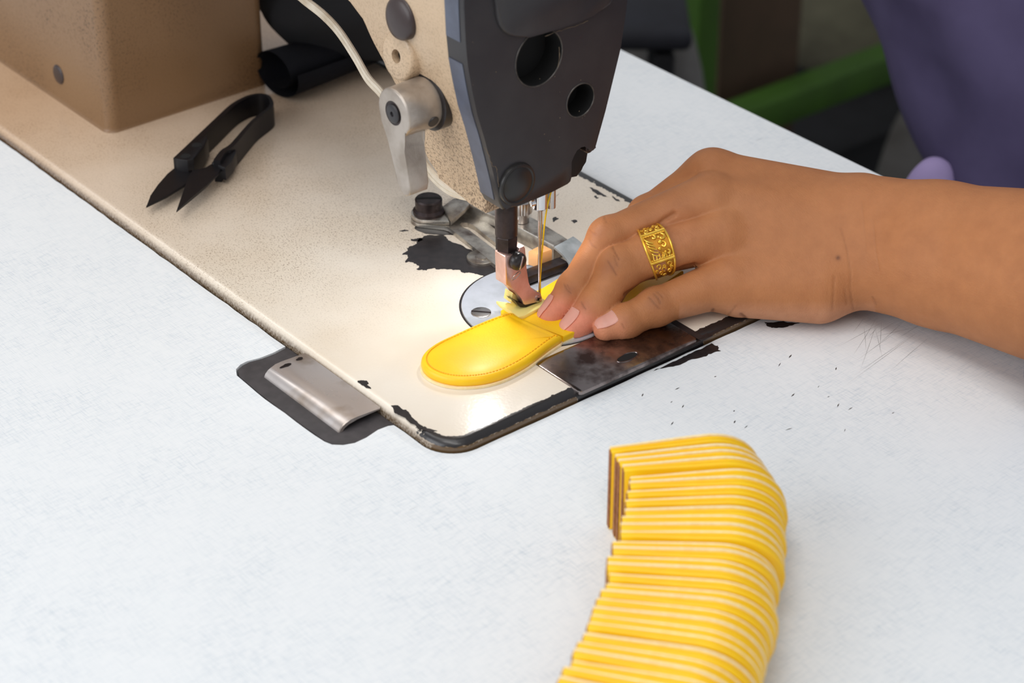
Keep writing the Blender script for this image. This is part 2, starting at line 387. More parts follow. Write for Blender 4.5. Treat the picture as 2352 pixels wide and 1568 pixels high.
# bare patches where the bed paint is chipped through
def chip(pts, z=BZ+.05, amp=.5, depth=3):
    bm = bm_new(); bm.faces.new([bm.verts.new(V(p)) for p in rough([at(u, v, z) for u, v in pts], amp, depth)])
    bmesh.ops.triangulate(bm, faces=bm.faces); return bm
big = [(923.6,585),(934,571),(957.5,558.6),(964.6,546),(979,541),(1016,539),(1029,551),(1073,571),(1140,585),(1160,620),(1138,634),(1116,634),(1091,629),(1068,627),(1056,620),(1027,619),(1000,616),(979,621),(956,618),(950,604),(932,604),(936,592)]
b2 = [(952, 524), (975, 536), (1010, 540), (1040, 540), (1040, 520), (960, 512)]
parts = [big, b2, [(942, 548), (958, 547), (975, 551), (962, 555), (945, 553)], [(1262, 455), (1280, 448), (1284, 445), (1276, 452), (1268, 458), (1258, 460)], [(1270, 500), (1278, 497), (1284, 501), (1276, 506), (1271, 510)], [(1311, 507), (1320, 504), (1327, 509), (1319, 513)],
         [(822, 874), (832, 873), (844, 876), (843, 884), (852, 893), (838, 888), (826, 880)], [(898, 931), (912, 930), (925, 940), (938, 945), (951, 962), (976, 981), (1005, 989), (985, 992), (960, 985), (938, 967), (920, 955), (905, 944)],
         [(916, 530), (930, 527), (940, 529), (925, 532)], [(1364, 451), (1371, 449), (1376, 453), (1370, 457)], [(1354, 430), (1366, 434), (1385, 445), (1397, 452), (1385, 451), (1372, 447), (1360, 438)], [(1406, 448), (1416, 457), (1424, 463), (1415, 461)],
         [(1590, 742), (1602, 736), (1632, 722), (1668, 730), (1682, 736), (1650, 752), (1616, 766)][::-1]]
for k, p in enumerate(parts[:-1]):
    o = obj('paint_chip', chip(p, amp=.8 if k == 0 else .35, depth=4 if k == 0 else 3), MT['black'], mach, smooth=0)

# pillar
def rr(x0, x1, y0, y1, r, z, n=6):
    out = []
    for cx, cy, a0 in ((x1-r, y0+r, -90), (x1-r, y1-r, 0), (x0+r, y1-r, 90), (x0+r, y0+r, 180)):
        for k in range(n+1):
            a = math.radians(a0+90*k/n); out.append((cx+r*math.cos(a), cy+r*math.sin(a), z))
    return out
PX, PY0, PY1 = -291.5, 36.0, 121.5
bm = bm_new(); rings = []
for z, g in ((BZ-1, 2.4), (BZ, 1.4), (BZ+.5, .6), (BZ+1.2, .15), (BZ+2.2, 0), (60, 1.4), (120, 2.6), (215, 4.5), (226, 8), (232, 18)):
    rings.append(rr(-430, PX+g*.4-(z*.012), PY0-g*.6+z*.028, PY1+g*.4-z*.016, 5.5, z))
loft(bm, rings); obj('pillar', bm, MT['pillar'], mach, smooth=60)
bm = bm_new(); c = atY(138, 170, PY0+1); lathe(bm, [(-2, 4.6), (.9, 4.6), (1.3, 4.2), (1.5, 3)], c, (0, -1, 0), 28); obj('side_plug', bm, MT['brownplug'], mach)

# head: the nose of the arm behind the face plate
XB, XF = -51.0, -40.0
LB = [(1021,0),(1025,80),(1030,130),(1040,185),(1052,240),(1068,291),(1077,325),(1090,376),(1096,402),(1104,440),(1113,457)]
LP = [atX(u, v, XB) for u, v in LB]                  # back left rim of the face plate: (y, z)
RBpx = [(1437,33),(1426,110),(1391,254),(1371,335)]
RP = [atX(u, v, XF) for u, v in RBpx]
lz = np.array([p[2] for p in LP][::-1]); ly = np.array([p[1] for p in LP][::-1])
rz = np.array([p[2] for p in RP][::-1]); ry = np.array([p[1] for p in RP][::-1])
yl = lambda z: float(np.interp(z, lz, ly)) if z <= lz[-1] else float(ly[-1])
yr = lambda z: float(np.interp(z, rz, ry))
ZT = 228.0
# underside/back profile of the nose: x of its back edge for each height (measured on its left flank)
BK = [(800,0),(830,40),(853,92),(880,142),(905,190),(930,246),(950,300),(966,330),(985,370),(1004,405),(1030,432),(1062,451),(1085,457)]
bk = []
for u, v in BK:
    z = 90.0
    for _ in range(12): p = atY(u, v, yl(z)+1.0); z = p[2]
    bk.append((p[2], p[0]))
bk.sort(); bz = np.array([b[0] for b in bk]); bx = np.array([b[1] for b in bk])
def xb(z): return float(np.interp(z, bz, bx))
zs = list(np.linspace(bz[0], bz[-1], 30))
bm = bm_new(); rings = []
def nose_ring(z, x0, r):
    y0, y1 = yl(z)+.3, max(yr(z)-4, yl(z)+34); x1 = XB+.4; r = min(r, (x1-x0)*.45); out = []
    for cx, cy, a0, rr_ in ((x1-.5, y0+.5, -90, .5), (x1-.5, y1-.5, 0, .5), (x0+r, y1-r, 90, r), (x0+r, y0+r, 180, r)):
        for k in range(7):
            a = math.radians(a0+90*k/6); out.append((cx+rr_*math.cos(a), cy+rr_*math.sin(a), z))
    return out
rings.append(nose_ring(zs[0]-.6, min(xb(zs[0])+4, XB-3), 1))
for z in zs: rings.append(nose_ring(z, xb(z), 3.0))
xt, zt = xb(zs[-1]), zs[-1]
for dx, dz in ((-12, 4), (-30, 7), (-60, 9), (-120, 10), (-250, 10)):      # underside runs back into the arm
    rings.append(nose_ring(zt+dz, xt+dx, 3.0))
rings.append(nose_ring(ZT-8, -380, 3)); rings.append(nose_ring(ZT, -376, 6))
loft(bm, rings); head = obj('arm_head', bm, MT['head'], mach, smooth=50)

# face plate
poly = [(XF, p[1], p[2]) for p in LP]
poly = [(XF, LP[0][1], ZT)] + poly + [tuple(atX(u, v, XF)) for u, v in ((1163,475),(1176,477.5),(1192,473),(1240,453),(1270,440),(1305,424.5),(1312,418),(1315,408),(1313,390),(1313,372),(1315,356),(1323,342),(1335,333),(1346,331),(1351,336),(1353,346),(1358,350),(1365,346.5),(1369,339),(1371,335),(1391,254),(1426,110),(1437,33),(1441,0))]
poly.append((XF, poly[-1][1]+1, ZT))
poly = [p for i, p in enumerate(poly) if i == 0 or math.dist(p, poly[i-1]) > .4]
poly = [p for p in poly if not (p[2] < 66 and p[1] < LP[-1][1]+.2 and p[1] > LP[-2][1]+.2 and False)]
bm = bm_new(); prism(bm, poly, (XB-XF, 0, 0), 2.2, 4); fp = obj('face_plate', bm, MT['plate'], mach, smooth=35)
for k, sel in enumerate(([p for p in LP if p[2] > 128.5], [p for p in LP if p[2] < 127.5 and p[2] > 66])):
    q = ([(0, LP[0][1], ZT-6)] if k == 0 else []) + [tuple(p) for p in sel]; bm = bm_new(); xf = XF-3.0
    a = [[bm.verts.new((x, p[1]-o_, p[2])) for x in (XB+.2, xf)] for o_ in (.25, -.3) for p in q]; n_ = len(q)
    for i in range(n_-1):
        bm.faces.new((a[i][0], a[i][1], a[i+1][1], a[i+1][0])); bm.faces.new((a[n_+i][0], a[n_+i+1][0], a[n_+i+1][1], a[n_+i][1]))
        for j in (0, 1): bm.faces.new((a[i][j], a[i+1][j], a[n_+i+1][j], a[n_+i][j]))
    for i in (0, n_-1): bm.faces.new((a[i][0], a[i][1], a[n_+i][1], a[n_+i][0]))
    obj('side_strip', bm, MT['bluegrey'], fp, smooth=60)  # lighter blue-grey covering the plate's left side wall
def cutter(u, v, r, depth, y_st=1.0):
    bm = bm_new(); c = atX(u, v, XF); lathe(bm, [(4, r), (-depth, r)], c, (1, 0, 0), 40, mi=1); return obj('cutter', bm, [MT['plate'], MT['hollow']])
fp.data.materials.append(MT['hollow'])
cut(fp, [cutter(1238, 133, 10.6, 9.5), cutter(1333, 230, 6.4, 9.5)])
for u, v, r in ((1238, 133, 10.5), (1333, 230, 6.3)):
    bm = bm_new(); c = atX(u, v, XF); lathe(bm, [(-9.3, r), (-9.1, r)], c, (1, 0, 0), 32); obj('hole_floor', bm, MT['hollow'], mach)
    bm = bm_new(); u_, v_, d_ = frame((1, 0, 0))
    tube(bm, [V(c)+d_*.05+(u_*math.cos(a)+v_*math.sin(a))*(r+.25) for a in [k*2*math.pi/40 for k in range(41)]], .3, 6); obj('hole_rim', bm, mottled('worn_rim', (84, 80, 76), (60, 56, 54), 300, .4, .3), mach)
panel = [(1139,-60),(1141,0),(1144,40),(1150,60),(1160,75),(1176,85),(1196,90),(1218,86),(1250,77),(1290,64),(1330,50),(1365,36),(1390,24),(1405,12),(1412,0),(1416,-60)]
bm = bm_new(); prism(bm, [atX(u, v, XF+1.8) for u, v in panel], (-2.2, 0, 0), 1.5, 3); o = obj('raised_panel', bm, MT['plate'], fp)
bm = bm_new(); c = atX(1187, 422, XF+.3); lathe(bm, [(-3, 8.2), (.1, 8.2), (.9, 7.9), (1.1, 7.2), (.8, 6.6), (1.1, 6), (1.7, 4), (1.9, 1.5), (1.95, 0)], c, (1, 0, 0), 36); obj('rubber_plug', bm, M('black_plug', (38, 36, 35), .34).m, mach)
bm = bm_new()       # tan scuffs worn into the enamel
for px_, x_, r_ in (([(1113, 338), (1124, 358), (1130, 380), (1139, 384), (1143, 402), (1145, 424), (1148, 440)], XF+.02, .16), ([(1252, 83), (1275, 75), (1300, 66), (1330, 56), (1350, 48)], XF+.04, .22), ([(1284, 108), (1285, 135), (1278, 160)], XF+.02, .2)):
    pp = [atX(u, v, x_) for u, v in px_]; pp = [p+np.array([0, rng.normal()*.12, rng.normal()*.12]) for p in spline(pp, 5)]; tube(bm, pp, [r_*random.uniform(.3, 1) for _ in pp], 5)
for k in range(14):
    p = atX(random.choice([1158, 1095, 1290, 1270, 1330, 1250])+random.gauss(0, 12), random.choice([313, 260, 95, 175, 200, 260])+random.gauss(0, 14), XF+.03); tube(bm, [p, p+np.array([0, .3*random.random(), .4*random.random()])], .14, 5)
tag(obj('scuff', bm, M('tan_scuff', (112, 96, 78), .7).m, fp), 'tan scuffs along edges', kind='stuff')
# dark casting seen behind the notch
bm = bm_new(); prism(bm, [atX(u, v, XB-2) for u, v in ((1300,330),(1350,334),(1352,352),(1346,372),(1338,392),(1326,407),(1300,412))], (-26, 0, 0), 1.0); obj('thread_guard', bm, M('black_casting', (24, 22, 22), .7).m, mach)
bm = bm_new(); c = atX(1353, 341, XF-1.2); lathe(bm, [(-9, 1.9), (0, 1.9), (.5, 1.5)], c, (1, 0, 0), 20); obj('guide_pin', bm, MT['darksteel'], mach)

# left flank: plug, boss, lifting lever
yy = lambda z: yl(z)+.3
def flank(u, v):
    z = 100.0
    for _ in range(12): p = atY(u, v, yy(z)); z = p[2]
    return p
c = flank(924, 41); bm = bm_new(); lathe(bm, [(-2, 8.0), (1.0, 8.0), (1.8, 7.6), (2.6, 6), (3.1, 3), (3.2, 0)], c, (0, -1, 0.1), 36); obj('round_plug', bm, MT['brownplug'], mach)
c = flank(926, 126); bm = bm_new(); lathe(bm, [(-3, 9.6), (1.8, 9.2), (2.8, 8.7), (3.2, 7.8), (3.2, 2.6), (-1, 2.6)], c, (0, -1, 0.1), 36, caps=False); obj('screw_boss', bm, MT['head'], mach)
bm = bm_new(); lathe(bm, [(.2, 2.6), (.3, 0)], c, (0, -1, 0.1), 24); obj('boss_hole', bm, MT['hollow'], mach)
hc = flank(993, 229); bm = bm_new(); lathe(bm, [(-3, 11), (2.2, 11), (2.6, 10.2)], hc, (0, -1, 0), 36); obj('lever_collar', bm, MT['black'], mach)
HL = 17.5; hf = hc+np.array([0, -HL, 0])
lev = [(hf[0]+9.3*math.cos(a), hf[1], hf[2]+9.3*math.sin(a)) for a in [math.radians(t) for t in range(-52, 233, 15)]]
lev += [(hf[0]-4.6+1.0, hf[1], hf[2]-10.5), (hf[0]-4.2+1.7, hf[1], hf[2]-13), (hf[0]-4.0+4.6, hf[1], hf[2]-27), (hf[0]-3.0+5.0, hf[1], hf[2]-30), (hf[0]+5.5, hf[1], hf[2]-31.4), (hf[0]+2.6+5.3, hf[1], hf[2]-30), (hf[0]+3.6+5, hf[1], hf[2]-27), (hf[0]+4.2+1.9, hf[1], hf[2]-13), (hf[0]+5.6, hf[1], hf[2]-10.5)]
bm = bm_new(); prism(bm, lev, (0, 9.0, 0), .9, 3, True)
lathe(bm, [(2, 9.25), (HL-3.4, 9.6), (HL-2.6, 9.2)], hf, (0, 1, 0), 40)
lever = obj('lifting_lever', bm, MT['lever'], mach)
bm = bm_new(); lathe(bm, [(3, 4.6), (.25, 4.6), (.3, 0)], hf+np.array([0, -.35, 0]), (0, 1, 0), 28); obj('pivot_recess', bm, MT['darksteel'], lever)
bm = bm_new(); lathe(bm, [(0, 3.6), (-.4, 3.5), (-.7, 3.0), (-.6, 1.0), (.1, .9)], hf+np.array([.4, -.3, 0]), (0, 1, 0), 24); obj('pivot_screw', bm, MT['plate'], lever)
d = np.array([.93, 0, -.37]); bm = bm_new(); lathe(bm, [(8.6, 2.3), (9.75, 2.2), (9.8, 0)], hf+np.array([0, 11.2, 0]), d, 20); obj('set_screw', bm, MT['plate'], lever)

# presser bar, needle bar, needle
bx_, by_ = -57.0, 73.3
pb = atX(1163, 520, -57); bx_, by_ = -57.0, pb[1]
bm = bm_new(); lathe(bm, [(41, 4.3), (75, 4.3)], (bx_, by_, 0), Z, 28); obj('presser_bar', bm, MT['darksteel'], mach)
bm = bm_new(); lathe(bm, [(29, 3.9), (29.2, 4.2), (40.5, 4.4), (41.2, 4.0)], (bx_, by_, 0), Z, 6); o = obj('bar_hexagon', bm, MT['darksteel'], mach, smooth=20)
bm = bm_new(); lathe(bm, [(39, 2.2), (44, 2.6), (44.5, 2)], (bx_-4, by_+6, 0), Z, 16); obj('knurled_guide', bm, MT['steel'], mach)
nd = atX(1240, 540, -57); nx_, ny_ = -57.0, nd[1]
bm = bm_new(); lathe(bm, [(46.5, 2.6), (47.2, 3.3), (75, 3.3)], (nx_, ny_-.2, 0), Z, 24); obj('needle_bar', bm, MT['chrome'], mach)
bm = bm_new(); lathe(bm, [(-1, 1.5), (1.6, 1.5), (1.8, 1.2)], (nx_, ny_-3, 50), (-.2, -1, 0), 16); obj('needle_clamp_screw', bm, MT['chrome'], mach)
bm = bm_new(); lathe(bm, [(46, 1.7), (56, 1.7)], (nx_+1.6, ny_+4.2, 0), Z, 14); obj('thread_hook', bm, MT['steel'], mach)
bm = bm_new(); lathe(bm, [(47, .9), (36, .9), (32, .62), (18, .58), (8, .48), (5.5, .1)], (nx_, ny_, 0), Z, 14); obj('needle', bm, MT['steel'], mach)

# presser foot: a plate-like shank in an x plane with a sole under it
XFt = -52.0
fpoly = [(1160.5,590),(1163,588),(1170,586.5),(1192,580),(1193,570),(1204,565),(1207,570),(1210,620),(1212,650),(1217,662),(1226,668),(1243,674),(1245,684),(1246,692),(1207,701),(1203,699),(1198,686),(1190,672),(1180,665),(1162.5,655)]
foot = None
bm = bm_new(); prism(bm, [atX(u, v, XFt) for u, v in fpoly], (-6.5, 0, 0), .5, 2, True); foot = obj('presser_foot', bm, MT['foot'], mach, smooth=35)
# back cheek of the clamp
pk = atX(1160, 575, XFt); bm = bm_new(); box(bm, (bx_-2.5, by_+5.2, 27.5), 6, 2.4, 11, .4); obj('foot_clamp', bm, MT['foot'], foot)
c = atX(1185, 597, XFt); bm = bm_new(); lathe(bm, [(-2, 3.4), (1.2, 3.6), (2.2, 3.4), (3.0, 2.5), (3.3, 1.2), (3.35, 0)], c, (1, 0, 0), 24); fs = obj('foot_screw', bm, MT['black'], foot)
bm = bm_new(); box(bm, c+np.array([3.1, 0, .2]), .9, .75, 5.4, .1, 1, ((1, 0, 0), (0, .96, -.28), (0, .28, .96))); obj('screw_slot', bm, MT['steel'], fs)
c = atX(1186, 633, XFt+.06); bm = bm_new(); tube(bm, [c+np.array([0, 2.1*math.cos(a)+.5*math.sin(a), 1.1*math.sin(a)+.7*math.cos(a)]) for a in [k*2*math.pi/24 for k in range(25)]], .13, 5); obj('stamped_mark', bm, MT['guide'], foot)
c = atX(1235, 686, XFt); bm = bm_new(); lathe(bm, [(-1, 1.45), (.35, 1.45), (.45, 1.1), (.4, 0)], c, (1, 0, 0), 20); hs = obj('cross_screw', bm, MT['steel'], foot)
bm = bm_new()
for a in (.3, .3+math.pi/2): box(bm, c+np.array([.45, 0, 0]), .12, 1.7, .42, 0, 1, ((1, 0, 0), (0, math.cos(a), math.sin(a)), (0, -math.sin(a), math.cos(a))))
obj('cross_slot', bm, MT['hollow'], hs, smooth=0)
# sole
SZ = 8.6
sole = [(1140, 690), (1150, 700), (1165, 710), (1178, 716), (1191, 727), (1205, 724), (1252, 699), (1254, 690), (1246, 684), (1215, 690), (1200, 690), (1178, 698), (1162, 694)]
bm = bm_new(); prism(bm, [at(u, v, SZ) for u, v in sole], (0, 0, -1.7), .4, 2, True); obj('foot_sole', bm, MT['teflon'], foot)
bm = bm_new(); prism(bm, [atX(u, v, XFt-3.5) for u, v in ((1178, 672), (1188, 680), (1196, 692), (1200, 702), (1186, 703), (1174, 694))], (-4.5, 0, 0), .3); obj('sole_post', bm, MT['teflon'], foot)
bm = bm_new(); prism(bm, [atX(u, v, XFt-.5) for u, v in ((1203, 700), (1247, 690), (1250, 695), (1210, 706), (1196, 706), (1190, 700), (1182, 690), (1192, 694))], (-5, 0, 0), .2); obj('foot_heel', bm, MT['darksteel'], foot)

# needle plate, slide plate
nc = (-56.5, 89.8); PR = 30.6
pts = [(nc[0]+PR*math.cos(a), nc[1]+PR*math.sin(a), BZ+.35) for a in [math.radians(t) for t in range(0, 360, 5)]]
bm = bm_new(); prism(bm, pts, (0, 0, -1.5), .35, 2); npl = obj('needle_plate', bm, MT['plate_steel'], mach, smooth=40)
bm = bm_new(); rg = [(nc[0]+(PR+.55)*math.cos(a), nc[1]+(PR+.55)*math.sin(a), BZ+.02) for a in [k*2*math.pi/80 for k in range(81)]]; tube(bm, rg, .45, 6, .4); obj('plate_seam', bm, MT['black'], mach)
c = at(1105, 718, BZ+.4); bm = bm_new(); lathe(bm, [(-1, 3.9), (.25, 3.9), (.45, 3.5), (.45, 0)], c, Z, 28); s_ = obj('plate_screw', bm, MT['steel'], npl)
bm = bm_new(); box(bm, c+np.array([0, 0, .42]), 7.4, 1.0, .16, 0, 1, ((R[0]*.9+.2, R[1]*.9, 0), (-R[1], R[0], 0), (0, 0, 1))); obj('screw_slot', bm, MT['darksteel'], s_, smooth=0)
bm = bm_new(); prism(bm, [at(u, v, BZ+.42) for u, v in ((1212, 647), (1300, 611), (1304, 617), (1214, 656))], (0, 0, -.1)); obj('feed_slot', bm, MT['hollow'], npl, smooth=0)
sy0, sy1, sx0, sx1 = at(1335, 905, BZ)[1], at(1608, 783, BZ)[1], -25.2, 1.3
bm = bm_new()
prism(bm, rr(sx0, sx1, sy0, sy1, 1.6, BZ+.55, 3), (0, 0, -1.6), .5, 2); sl = obj('slide_plate', bm, MT['slide'], mach, smooth=40)
c = at(1441, 820, BZ+.58); bm = bm_new(); bm.faces.new([bm.verts.new((c[0]+2.1*math.sin(t), c[1]+4.6*math.cos(t), BZ+.6)) for t in [k*2*math.pi/24 for k in range(24)]]); obj('finger_hole', bm, MT['hollow'], sl, smooth=0)
bm = bm_new(); tube(bm, [(c[0]+2.3*math.sin(t), c[1]+4.9*math.cos(t), BZ+.55) for t in [k*2*math.pi/30 for k in range(31)]], .3, 6); obj('hole_lip', bm, MT['slide'], sl)
bm = bm_new(); box(bm, (sx0+13, sy1+1.8, BZ+.03), 27, 3, .1); box(bm, (1, sy1+3.5, BZ-.2), 3, 6, .4, .1); obj('slide_seam', bm, MT['black'], mach)

# seam guide screwed to the bed
gs = at(985, 487, 8)
scx, scy = gs[0], gs[1]
def arc(cx, cy, r, a0, a1, z, n=10): return [(cx+r*math.cos(math.radians(a0+(a1-a0)*k/n)), cy+r*math.sin(math.radians(a0+(a1-a0)*k/n)), z) for k in range(n+1)]
zb = BZ+2.0
lobe = arc(scx, scy, 7.6, 70, 285, zb, 14)
pl = lobe + [tuple(at(u, v, zb)) for u, v in ((1018,519),(1030,522),(1042,531),(1060,545),(1100,577),(1136,607),(1150,618))] + [tuple(at(u, v, zb)) for u, v in ((1205,590),(1180,560),(1120,512),(1075,480),(1045,478),(1020,484))]
bm = bm_new(); prism(bm, pl, (0, 0, -1.8), .3, 2, True); gb = obj('guide_plate', bm, MT['guide'], mach, smooth=35)
sl_ = [at(u, v, zb+.04) for u, v in ((1056,515),(1060,511),(1074,511),(1090,519),(1112,537),(1150,566),(1150,582),(1138,574),(1100,545),(1078,528),(1062,521))]
bm = bm_new(); prism(bm, [p+Z*2 for p in sl_], (0, 0, -5)); cut(gb, [obj('cutter', bm, MT['guide'], mach, smooth=0)])
# arm from the screw up to the bar
zl = zb+2.0
bm = bm_new(); prism(bm, arc(scx, scy, 7.4, 100, 300, zl, 14)+[tuple(at(u, v, zl)) for u, v in ((1032,508),(1022,483),(1010,478))], (0, 0, -1.9), .3, 2, True)
a0, a1 = at(1022, 498, zl), at(1052, 462, zl+4)
A = [at(u, v, z) for u, v, z in ((1035, 509, zl), (1068, 480, zl+3), (1078, 468, zl+3.4), (1052, 455, zl+3.4), (1040, 456, zl+3.4), (1016, 474, zl+2))]
prism(bm, A, (0, 0, -2.0), .3, 2, True); obj('guide_arm', bm, MT['guide'], gb, smooth=35)
barp = [at(u, v, zl+3.2) for u, v in ((1040, 455), (1078, 468), (1187, 519), (1272, 566), (1305, 548), (1228, 503), (1140, 462), (1066, 440))]
bm = bm_new(); prism(bm, barp, (0, 0, -6.4), .9, 3); obj('guide_rail', bm, MT['guide'], gb, smooth=35)
c = at(985, 487, zl); bm = bm_new(); lathe(bm, [(-.5, 6.6), (1.2, 6.6), (1.7, 6.1), (2.2, 5.6), (6.0, 5.7), (6.6, 5.2), (6.7, 0)], c, Z, 36); gsb = obj('guide_screw', bm, MT['darksteel'], gb)
bm = bm_new(); box(bm, c+np.array([0, 0, 6.72]), 1.1, 10.5, .3, 0, 1, ((.8, -.6, 0), (.6, .8, 0), (0, 0, 1))); obj('screw_slot', bm, MT['hollow'], gsb, smooth=0)
c = at(1199, 508, zl+3.2); bm = bm_new(); lathe(bm, [(0, 2.2), (0.2, 2.9), (4.2, 2.9), (4.6, 3.8)], c, Z, 28)
n = 48; ring = []
for z, k in ((4.6, 1), (9, 1), (9.6, 0)):
    ring.append([(c[0]+(4.0+.28*(i % 2)*k)*math.cos(i*2*math.pi/n), c[1]+(4.0+.28*(i % 2)*k)*math.sin(i*2*math.pi/n), c[2]+z) for i in range(n)])
loft(bm, ring); obj('thumb_screw', bm, MT['steel'], gb, smooth=25)
# wooden block, cross bar, curved guard
wt = 13.0
wb = [at(u, v, wt) for u, v in ((1214, 576), (1235, 583), (1268, 572), (1246, 560))]
bm = bm_new(); prism(bm, wb, (0, 0, -6.5), .5, 2, True); obj('wood_block', bm, MT['wood'], gb)
cb = [at(u, v, 9.0) for u, v in ((1205, 632), (1305, 598), (1275, 584), (1200, 612))]
bm = bm_new(); prism(bm, [at(u, v, 9.0) for u, v in ((1190, 633), (1213, 636), (1305, 601), (1285, 590), (1200, 620))], (0, 0, -3.5), .3, 2, True); obj('guide_crossbar', bm, MT['darksteel'], gb, smooth=35)
bm = bm_new(); rings = []
for k in range(11):
    t = k/10; a = math.radians(8+82*t)
    y0 = np.array(at(1272, 566, 12.6)); y1 = np.array(at(1316, 542, 12.6))
    off = np.array([15*math.sin(a)-2, 0, 9*(math.cos(a)-1)])
    th = np.array([math.sin(a)*1.0, 0, math.cos(a)*1.0])
    rings.append([y0+off, y1+off+np.array([0, 1.5*t, 0]), y1+off-th+np.array([0, 1.5*t, 0]), y0+off-th])
loft(bm, rings); obj('curved_guard', bm, mottled('blue_grey_steel', (196, 202, 204), (160, 166, 168), 120, .32, .5), gb, smooth=50)
c = at(1106, 592, BZ+.5); bm = bm_new(); lathe(bm, [(-.6, 6.0), (.5, 6.0), (.8, 5.6)], c, Z, 32); wsh = obj('bed_washer', bm, MT['guide'], mach)
bm = bm_new(); lathe(bm, [(.5, 2.7), (1.2, 2.6), (1.4, 2.2)], c+np.array([.5, -.3, 0]), Z, 24); obj('washer_screw', bm, MT['guide'], wsh)

# lamp under the head, hidden from here by the face plate; its two diodes mirror in the bed's gloss
lamp = None
for k, (lx, ly_) in enumerate(((-64, 69), (-63, 92))):
    bm = bm_new(); lathe(bm, [(0, 4.2), (2.5, 4.2), (14, 3.4)], (lx, ly_, 57.5), Z, 20); o = obj('work_lamp', bm, MT['darksteel'], mach)
    bm = bm_new(); lathe(bm, [(-.3, 2.6), (.1, 2.6)], (lx, ly_, 57.5), Z, 18); obj('lamp_lens', bm, MT['led'], o)
    l = bpy.data.lights.new('lamp_glow', 'AREA'); l.shape = 'DISK'; l.size = .005; l.energy = .024; l.color = (1, .98, .96); lo = bpy.data.objects.new('lamp_glow', l); COL.objects.link(lo); lo.location = W((lx, ly_, 56.9)); lo.rotation_euler = (math.radians(-18), math.radians(16), 0)

# ------------------------------------------------------------------ lamp cable
cab = empty('lamp_cable', atY(875, 215, 62), 'cream twin-core cable hanging beside the machine head', 'cable')
p1 = spline([np.array([-293, 80, 158.0]), np.array([-262, 78, 156.0])]+[atY(u, v, y) for u, v, y in ((640, -60, 74), (690, -8, 72), (740, 32, 70), (778, 72, 68), (815, 128, 66), (845, 180, 64), (876, 214, 63), (905, 258, 62), (940, 318, 62), (972, 372, 62), (1000, 410, 63), (1035, 438, 64), (1075, 451, 66), (1110, 452, 69))], 6)
vv = np.array([.5, 0, .85]); 
for s in (-1, 1):
    bm = bm_new(); tube(bm, [p+vv*s*.95*np.array([1, 1, 1]) for p in p1], 1.15, 8); obj('cable_core', bm, MT['cable'], cab)

# ------------------------------------------------------------------ sewing thread
bm = bm_new()
p = [atX(u, v, x) for u, v, x in ((1266, 440, -54), (1258, 470, -54), (1252, 505, -55), (1248, 545, -56), (1244, 592, -56.6))]
tube(bm, spline(p, 4)+[np.array([nx_+.4, ny_, 16]), np.array([nx_+.4, ny_+.1, 8.5])], .32, 6)
tag(obj('sewing_thread', bm, MT['thread'], origin=(nx_, ny_, 8)), 'yellow sewing thread running down the needle into the work', 'thread')

# ------------------------------------------------------------------ thread snips
def P5(u, v, z): return at(u, v, z)
def sn(x, y): return (300+x/5.058, 190+y/5.058)
sroot = empty('thread_snips', at(480, 350, BZ), 'black U-shaped thread snips lying on the machine bed by the pillar', 'scissors')
zt_ = BZ+10.5       # top edge of the standing spring strip
outer_c = [sn(*q) for q in ((535, 880), (700, 720), (1000, 430), (1180, 260), (1310, 180), (1400, 145), (1500, 130), (1590, 150), (1630, 200), (1642, 262))]
pts = [at(u, v, zt_) for u, v in outer_c]
right = [at(*sn(*q), zt_) for q in ((1600, 300), (1440, 425), (1330, 545), (1180, 720), (1080, 790), (1000, 900))]
path = spline(pts[:-1]+[at(*sn(1640, 250), zt_)]+right, 4)
bm = bm_new(); rings = []
for i, p in enumerate(path):
    d = path[min(i+1, len(path)-1)]-path[max(i-1, 0)]; d = d/np.linalg.norm(d); nrm = np.array([d[1], -d[0], 0]); t = i/(len(path)-1)
    hgt = 10.3; th = 1.6+1.6*max(0, 1-t*3.2)+1.4*max(0, (t-.72)/.28)
    rings.append([p+nrm*th*.5, p-nrm*th*.5, p-nrm*th*.5-Z*hgt, p+nrm*th*.5-Z*hgt])
loft(bm, rings); sp = obj('spring_handle', bm, MT['snips'], sroot, smooth=30)
zbl = BZ+5
left_pad = [at(*sn(*q), zt_+.2) for q in ((525, 880), (560, 850), (740, 690), (880, 600), (900, 640), (850, 740), (730, 880), (660, 900), (560, 890))]
bm = bm_new(); prism(bm, left_pad, (0, 0, -8.5), .4, 2); obj('blade_mount', bm, MT['snips'], sroot, smooth=35)
right_pad = [at(*sn(*q), zt_-2) for q in ((960, 920), (1040, 800), (1110, 745), (1200, 730), (1230, 800), (1180, 900), (1100, 985), (1060, 975))]
bm = bm_new(); prism(bm, right_pad, (0, 0, -6), .4, 2); obj('blade_mount', bm, MT['snips'], sroot, smooth=35)
bl1 = [at(*sn(*q), zbl) for q in ((525, 970), (430, 1055), (320, 1180), (230, 1310), (180, 1430), (420, 1310), (640, 1180), (760, 1060), (740, 960), (600, 950))]
bm = bm_new(); prism(bm, bl1, (0, 0, -1.2), .3, 1, True); obj('blade', bm, MT['snips'], sroot, smooth=30)
bl2 = [at(*sn(*q), zbl+2.2) for q in ((950, 930), (880, 985), (800, 1005), (720, 1010), (680, 1075), (640, 1180), (530, 1485), (700, 1340), (880, 1190), (1030, 1040), (1060, 980), (1040, 930))]
bm = bm_new(); prism(bm, bl2, (0, 0, -1.2), .3, 1, True); obj('blade', bm, MT['snips'], sroot, smooth=30)
for q, z in (((765, 722), zt_+.3), ((640, 850), zt_+.3)):
    bm = bm_new(); lathe(bm, [(-.3, 2.2), (0.05, 2.2), (.06, 0)], at(*sn(*q), z), Z, 20); obj('screw_hole', bm, MT['hollow'], sroot)
